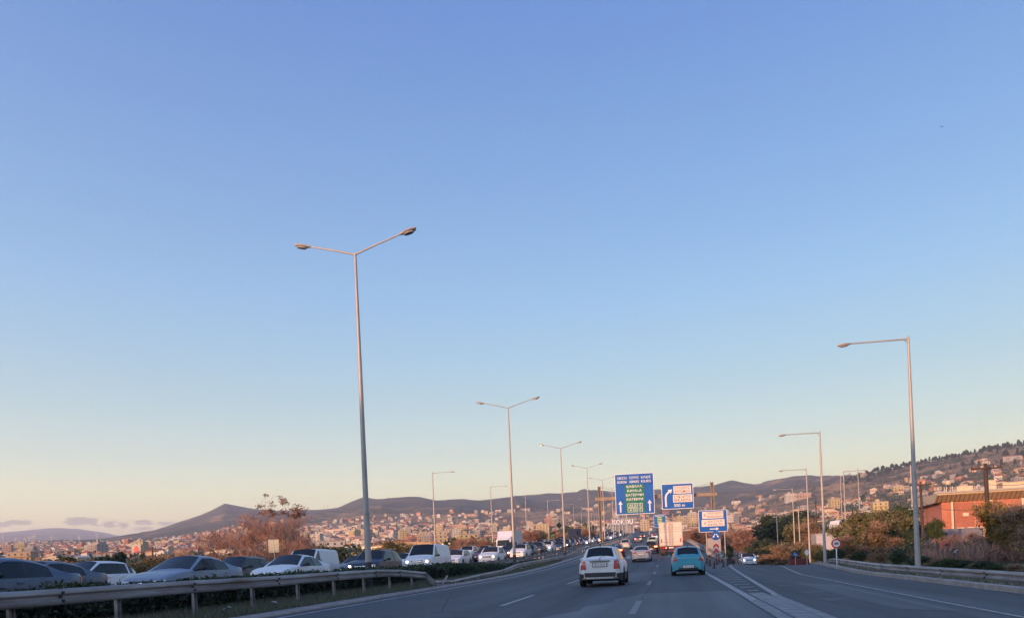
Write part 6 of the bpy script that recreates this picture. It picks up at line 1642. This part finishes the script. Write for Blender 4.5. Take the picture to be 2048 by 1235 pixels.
for k, (key, x, yt, Z, w, lb) in enumerate([
 ('olive', 1745, 1026, 72, 1.3, 'brown half-bare tree left of the nearest right-hand lamp'), ('olive', 1715, 1035, 86, 1.2, 'olive tree behind the thin lamps right of the 40 sign'), ('olive', 1770, 1022, 84, 1.2, 'olive tree close left of the nearest right-hand lamp'), ('ochre', 1758, 1044, 66, 1.2, 'half-bare brown tree in front of the olive ones'), ('green', 1730, 1028, 98, 1.2, 'green tree behind the olive ones right of the 40 sign'), ('dark', 1810, 1060, 70, .8, 'dark tree hidden behind the nearest right-hand lamp'), ('green', 1798, 1018, 90, .9, 'dark green tree just left of the nearest right-hand lamp'),
 ('ochre', 1700, 1070, 64, 1.4, 'pale straw-coloured bush right of the 40 sign'), ('dark', 1795, 1098, 46, 1.2, 'dark green bush beside the nearest right-hand lamp foot'), ('green', 1866, 1040, 85, .6, 'dark green tree in front of the left end of the brick hall'),
 ('bare', 1905, 1066, 62, 1.2, 'pinkish bare shrub before the brick hall, left one'), ('bare', 1940, 1062, 60, 1.2, 'pinkish bare shrub before the brick hall, middle one'), ('bare', 1965, 1068, 56, 1.2, 'pinkish bare shrub before the brick hall, by the dark pole'), ('bare', 1885, 1074, 66, 1.2, 'pinkish bare shrub behind the totem'),
 ('yellow', 2022, 1000, 50, 1.1, 'tall yellow-orange tree at the right edge'), ('ochre', 2050, 1012, 46, 1.1, 'ochre tree cut off by the right edge'), ('rust', 1998, 1056, 52, 1.2, 'rust-coloured bush left of the yellow-orange tree'), ('ochre', 1860, 1085, 52, 1.3, 'brown bush left of the totem'),
 ('dark', 1680, 1095, 60, 1.4, 'dark bush below the 40 sign, right side'), ('dark', 1650, 1098, 72, 1.4, 'dark bush between the thin lamps'), ('dark', 1720, 1100, 56, 1.4, 'dark bush behind the barrier right of the 40 sign'), ('ochre', 1755, 1092, 52, 1.3, 'brown undergrowth bush behind the barrier'),
 ('dark', 1575, 1030, 165, 1.3, 'tall dark tree by the pole with twin boxes'), ('dark', 1545, 1036, 175, 1.2, 'dark green tree left of the pole with twin boxes'), ('olive', 1600, 1040, 160, 1.3, 'olive tree right of the pole with twin boxes'), ('ochre', 1630, 1045, 150, 1.3, 'brown tree between the thin lamps'), ('rust', 1490, 1060, 210, 1.6, 'reddish-brown tree beyond the low side road'), ('rust', 1515, 1062, 220, 1.6, 'second reddish-brown tree beyond the low side road'), ('rust', 1470, 1064, 240, 1.6, 'reddish-brown tree just right of the hospital sign'), ('bare', 1530, 1066, 190, 1.4, 'bare bush left of the dark trees'),
 ('green', 1458, 1090, 82, .5, 'dark green bush right of the hospital sign post'), ('dark', 1456, 1098, 74, .5, 'dark bush at the foot of the hospital sign post'), ('dark', 1535, 1080, 150, 1.6, 'dark bush right of the low side road, far one'), ('dark', 1532, 1084, 190, 1.0, 'dark bush along the low side road'), ('olive', 1560, 1086, 110, 2.0, 'olive-brown bush on the bank right of the low road'), ('ochre', 1590, 1086, 100, 2.0, 'dry brown bush on the bank, middle one'), ('olive', 1620, 1090, 90, 1.8, 'olive-brown bush on the bank by the thin lamps'), ('ochre', 1545, 1092, 95, 1.8, 'dry bush low on the bank right of the crest'),
 ('rust', 1385, 1060, 160, 1.5, 'reddish tree right of the lorry, under the hospital sign'), ('rust', 1400, 1056, 200, 1.5, 'reddish tree under the left end of the hospital sign'), ('bare', 1372, 1064, 150, 1.3, 'bare reddish tree close to the right of the lorry'), ('rust', 1415, 1058, 230, 1.5, 'distant reddish tree below the hospital sign'), ('dark', 1283, 1062, 420, 1.5, 'dark tree at the top of the rise')]):
    tree_at(key, x, yt, Z, lb, GR_, wide=w)
for k in range(13):   # the low dark hedge behind the right-hand barrier
    x = 1840+k*22; key = ['dark', 'ochre', 'dark', 'green'][k % 4]
    tree_at(key, x, 1108+k*1.5+(k % 3)*3, 42-k*1.2, ['dark shrub low behind the right-hand barrier', 'brown shrub low behind the right-hand barrier', 'dark shrub low behind the right-hand barrier', 'green shrub low behind the right-hand barrier'][k % 4], 'shrubs behind the right-hand barrier' , wide=2.2, name='shrub')
# pines along the ridge on the right, each one a tree
GP = 'pines along the ridge on the right'
for k in range(130):
    x = 1688+ (2090-1688)*(k+rb_.random())/130; Z = rb_.uniform(1640, 1730)
    if rb_.random() < .15: Z = rb_.uniform(1200, 1600)
    Xc = (x-1024)/FPX*Z; w = R*Xc+F*Z; big = 1+max(0, (x-1900)/400)
    lb = 'small pine on the left half of the ridge' if x < 1860 else 'pine on the right half of the ridge'
    plant(rb_.choice(['pine_a', 'pine_b', 'pine_c']), w.x, w.y, gz(w.x, w.y)-.5, rb_.uniform(7, 13)*big, lb, GP)
# scattered far scrub and trees: one mass
sc_ = []
rs = np.random.RandomState(99)
def scrub(name, label, n, xr, Zr, hr, leaf, wq, dens=None, per=14, tmin=-34, lmax=9.0):
    cs = []; 
    while len(cs) < n:
        x = rs.uniform(*xr); Z = math.exp(rs.uniform(math.log(Zr[0]), math.log(Zr[1]))); Xc = (x-1024)/FPX*Z; w = R*Xc+F*Z
        t = w.x-shift(w.y)
        if tmin < t < slip_r(w.y)+6 and w.y < 950: continue
        if 24 < t < 40 and w.y < 400 and False: continue
        h = rs.uniform(*hr); cs.append((w.x, w.y, gz(w.x, w.y)+h*.45, h))
    cs = np.array(cs)
    P = []; S = []
    m_ = per; cc = np.repeat(cs[:, :3], m_, 0); hh_ = np.repeat(cs[:, 3], m_)
    k = len(cc); off = rs.normal(size=(k, 3))*hh_[:, None]*np.array([wq, wq, .26]); c = cc+off
    a = rs.normal(size=(k, 3)); a /= np.linalg.norm(a, axis=1)[:, None]; b_ = np.cross(a, rs.normal(size=(k, 3))); b_ /= np.linalg.norm(b_, axis=1)[:, None]; s = (np.minimum(hh_*.20, lmax)*(.6+.8*rs.rand(k)))[:, None]
    V = np.stack([c-a*s, c+b_*s*.7, c+a*s, c-b_*s*.7], 1).reshape(-1, 3)
    me = bpy.data.meshes.new(name); me.vertices.add(len(V)); me.vertices.foreach_set('co', V.ravel()); me.loops.add(k*4); me.loops.foreach_set('vertex_index', np.arange(k*4)); me.polygons.add(k); me.polygons.foreach_set('loop_start', np.arange(k)*4); me.polygons.foreach_set('loop_total', np.full(k, 4)); me.materials.append(LEAF[leaf]); me.update(calc_edges=True)
    tag(link(name, me), label, 'vegetation', kind='stuff')
scrub('town_greenery', 'dark tree clumps scattered between the houses of the town', 9500, (-80, 2100), (330, 2400), (4, 8.5), 'dark', .36)
scrub('town_shrubbery', 'brown and olive shrubs scattered across the town and slopes', 3800, (-80, 2100), (220, 2000), (3, 6), 'ochre', .40)
scrub('ridge_scrub', 'dark scrub patches over the right-hand hillside', 1500, (1450, 2120), (800, 1720), (3, 6), 'pine', .6)
scrub('thicket', 'rust-coloured bare thicket beyond the oncoming queue', 2600, (-60, 1240), (66, 330), (1.4, 3.0), 'rust', .5, per=90, lmax=.16)
scrub('bank_undergrowth', 'brown undergrowth on the banks right of the slip road', 1500, (1440, 2100), (52, 300), (.6, 1.5), 'ochre', .6, per=80, lmax=.11)
scrub('bank_thicket', 'dark undergrowth right of the slip road', 800, (1520, 2100), (54, 260), (.7, 1.7), 'dark', .6, per=80, lmax=.11)
# stands of bare twigs within the thicket
cs = []
while len(cs) < 1500:
    x = rs.uniform(-60, 1230); Z = math.exp(rs.uniform(math.log(68), math.log(260))); w = R*((x-1024)/FPX*Z)+F*Z; t = w.x-shift(w.y)
    if -33 < t < 30: continue
    cs.append((w.x, w.y, gz(w.x, w.y)+rs.uniform(.2, 1.6)))
while len(cs) < 2300:
    x = rs.uniform(1850, 2090); Z = rs.uniform(46, 75); w = R*((x-1024)/FPX*Z)+F*Z; cs.append((w.x, w.y, gz(w.x, w.y)+rs.uniform(.1, .5)))
tag(link('twig_thicket', twig_mesh('twig_thicket', np.array(cs), rs, 16, .95, TWIG, w=.016)), 'tangle of bare reddish twigs beside the roads', 'vegetation', kind='stuff')
# the median hedge: a thing with one crown, clipped roughly
cs = []
s = 9.0
while s < 72:
    hgt = (1.02 if s < 44 else .95-.5*sm(46, 58, s))
    hgt *= .82+.22*noise.noise(Vector((s*.4, 0, 0)))+.1*noise.noise(Vector((s*1.9, 2, 0)))
    if 58 < s < 61: hgt *= .6
    dens = int(150 if s < 46 else 70)
    for k in range(dens):
        u_ = rs.rand(); cs.append((-12.75+rs.normal()*.30, s+rs.rand()*.5, zmain(s)+.16+max(.02, hgt*(1-u_*u_*.9))))
    s += .5
h_ = empty('median_hedge', (-12.75, 9, .2)); tag(h_, 'low dark untrimmed hedge along the median between barrier and queue', 'hedge')
me = leaf_mesh('foliage', np.array(cs)-np.array([-12.75, 9, .2]), rs, 5, .07, .085, LEAF['dark']); link('foliage', me, h_)
st = MB(); s = 9.0
while s < 70:
    for k in range(2): x = rs.normal()*.2; st.tube([(x, s-9, -.1), (x+rs.normal()*.12, s-9+rs.normal()*.1, .5)], [.015, .006], 3, cap=False)
    s += .35
st.obj('stem', BARK, h_)
# dry grass and weeds
def blades(name, label, n, fn, h0, h1, m, w=.012):
    P = []; 
    for k in range(n): P.append(fn())
    c = np.array(P); d = rs.normal(size=(n, 3))*.35; d[:, 2] = 1; l = rs.uniform(h0, h1, n)[:, None]; s = np.stack([np.cos(rs.rand(n)*6.28), np.sin(rs.rand(n)*6.28), np.zeros(n)], 1)*w
    V = np.stack([c-s, c+s, c+d*l], 1).reshape(-1, 3)
    me = bpy.data.meshes.new(name); me.vertices.add(len(V)); me.vertices.foreach_set('co', V.ravel()); me.loops.add(n*3); me.loops.foreach_set('vertex_index', np.arange(n*3)); me.polygons.add(n); me.polygons.foreach_set('loop_start', np.arange(n)*3); me.polygons.foreach_set('loop_total', np.full(n, 3)); me.materials.append(m); me.update(calc_edges=True)
    tag(link(name, me), label, 'grass', kind='stuff')
def fm():
    s = 8+70*rs.rand()**1.6; t = rs.uniform(-13.5, -10.9); return (t, s, zmain(s)+.10+.12*sm(-10.85, -11.8, t))
blades('median_grass', 'short dry grass and weeds along the median kerb', 90000, fm, .05, .20, BLADE)
def fr():
    s = 8+75*rs.rand(); t = slip_r(s)+.5+rs.rand()**.7*8; return (t, s, max(zslip(s, slip_r(s))-.03-0.22*max(0, t-slip_r(s)-1.3), ground(t, s)))
blades('bank_grass', 'dry grass and weeds behind the slip-road barrier', 60000, fr, .05, .28, BLADE, .014)
# scraps of litter under the median barrier
lit = mat('litter_paper', (.5, .5, .5), rough=.7, var=.2)
for k, (s, t) in enumerate([(12.5, -11.6), (14.0, -11.9), (17.2, -11.2), (19.4, -11.1), (24.3, -11.3), (56, -11.0)]):
    o = MB(); V = [Vector((rs.uniform(-.17, .17), rs.uniform(-.14, .14), rs.uniform(0, .12))) for _ in range(6)]
    o.add(V, [[0, 1, 2], [2, 1, 3], [3, 4, 2], [4, 5, 0], [0, 2, 4]]); o = o.obj('litter', lit, None, loc=(t, s, zmain(s)+.26)); tag(o, ['crumpled pale litter at the left end of the median', 'second scrap of litter at the left end of the median', 'crumpled litter near the barrier joint', 'pale scrap below the barrier joint', 'white litter in the grass left of the crushed barrier', 'pale scrap by the kerb near the second lamp post'][k], 'litter', 'litter on the median')
# a bird high in the sky
p = px(1883, 254, 160); bd = empty('bird', p); tag(bd, 'tiny dark bird high in the sky at the upper right', 'bird')
link('wings', mesh('wings', [(-.5, 0, .12), (0, .1, 0), (.5, 0, .12), (0, -.12, 0), (0, 0, .03)], [[0, 1, 4], [1, 2, 4], [2, 3, 4], [3, 0, 4]], TRIM), bd)
MB().tube([(0, .3, 0), (0, .05, 0), (0, -.3, 0)], [.02, .07, .02], 6).obj('body', TRIM, bd)
# ---------------------------------------------------------------- air
zs = [v[2] for v in GV]; zmin, zmax = min(zs)-1.5, max(max(zs)+25, 60)
HB = MB().box((0, 0, (zmin+zmax)/2), (23000, 23000, zmax-zmin)).obj('haze', [])
hm = bpy.data.materials.new('haze_air'); hm.use_nodes = True; nt = hm.node_tree; nt.nodes.clear()
pv = nt.nodes.new('ShaderNodeVolumePrincipled'); ou = nt.nodes.new('ShaderNodeOutputMaterial'); nt.links.new(pv.outputs[0], ou.inputs['Volume'])
pv.inputs['Color'].default_value = (.74, .80, .97, 1); pv.inputs['Density'].default_value = HAZE_D; pv.inputs['Anisotropy'].default_value = 0.2
HB.data.materials.append(hm); tag(HB, kind='stuff')
print('ground z', zmin, zmax, 'objects', len(bpy.data.objects))
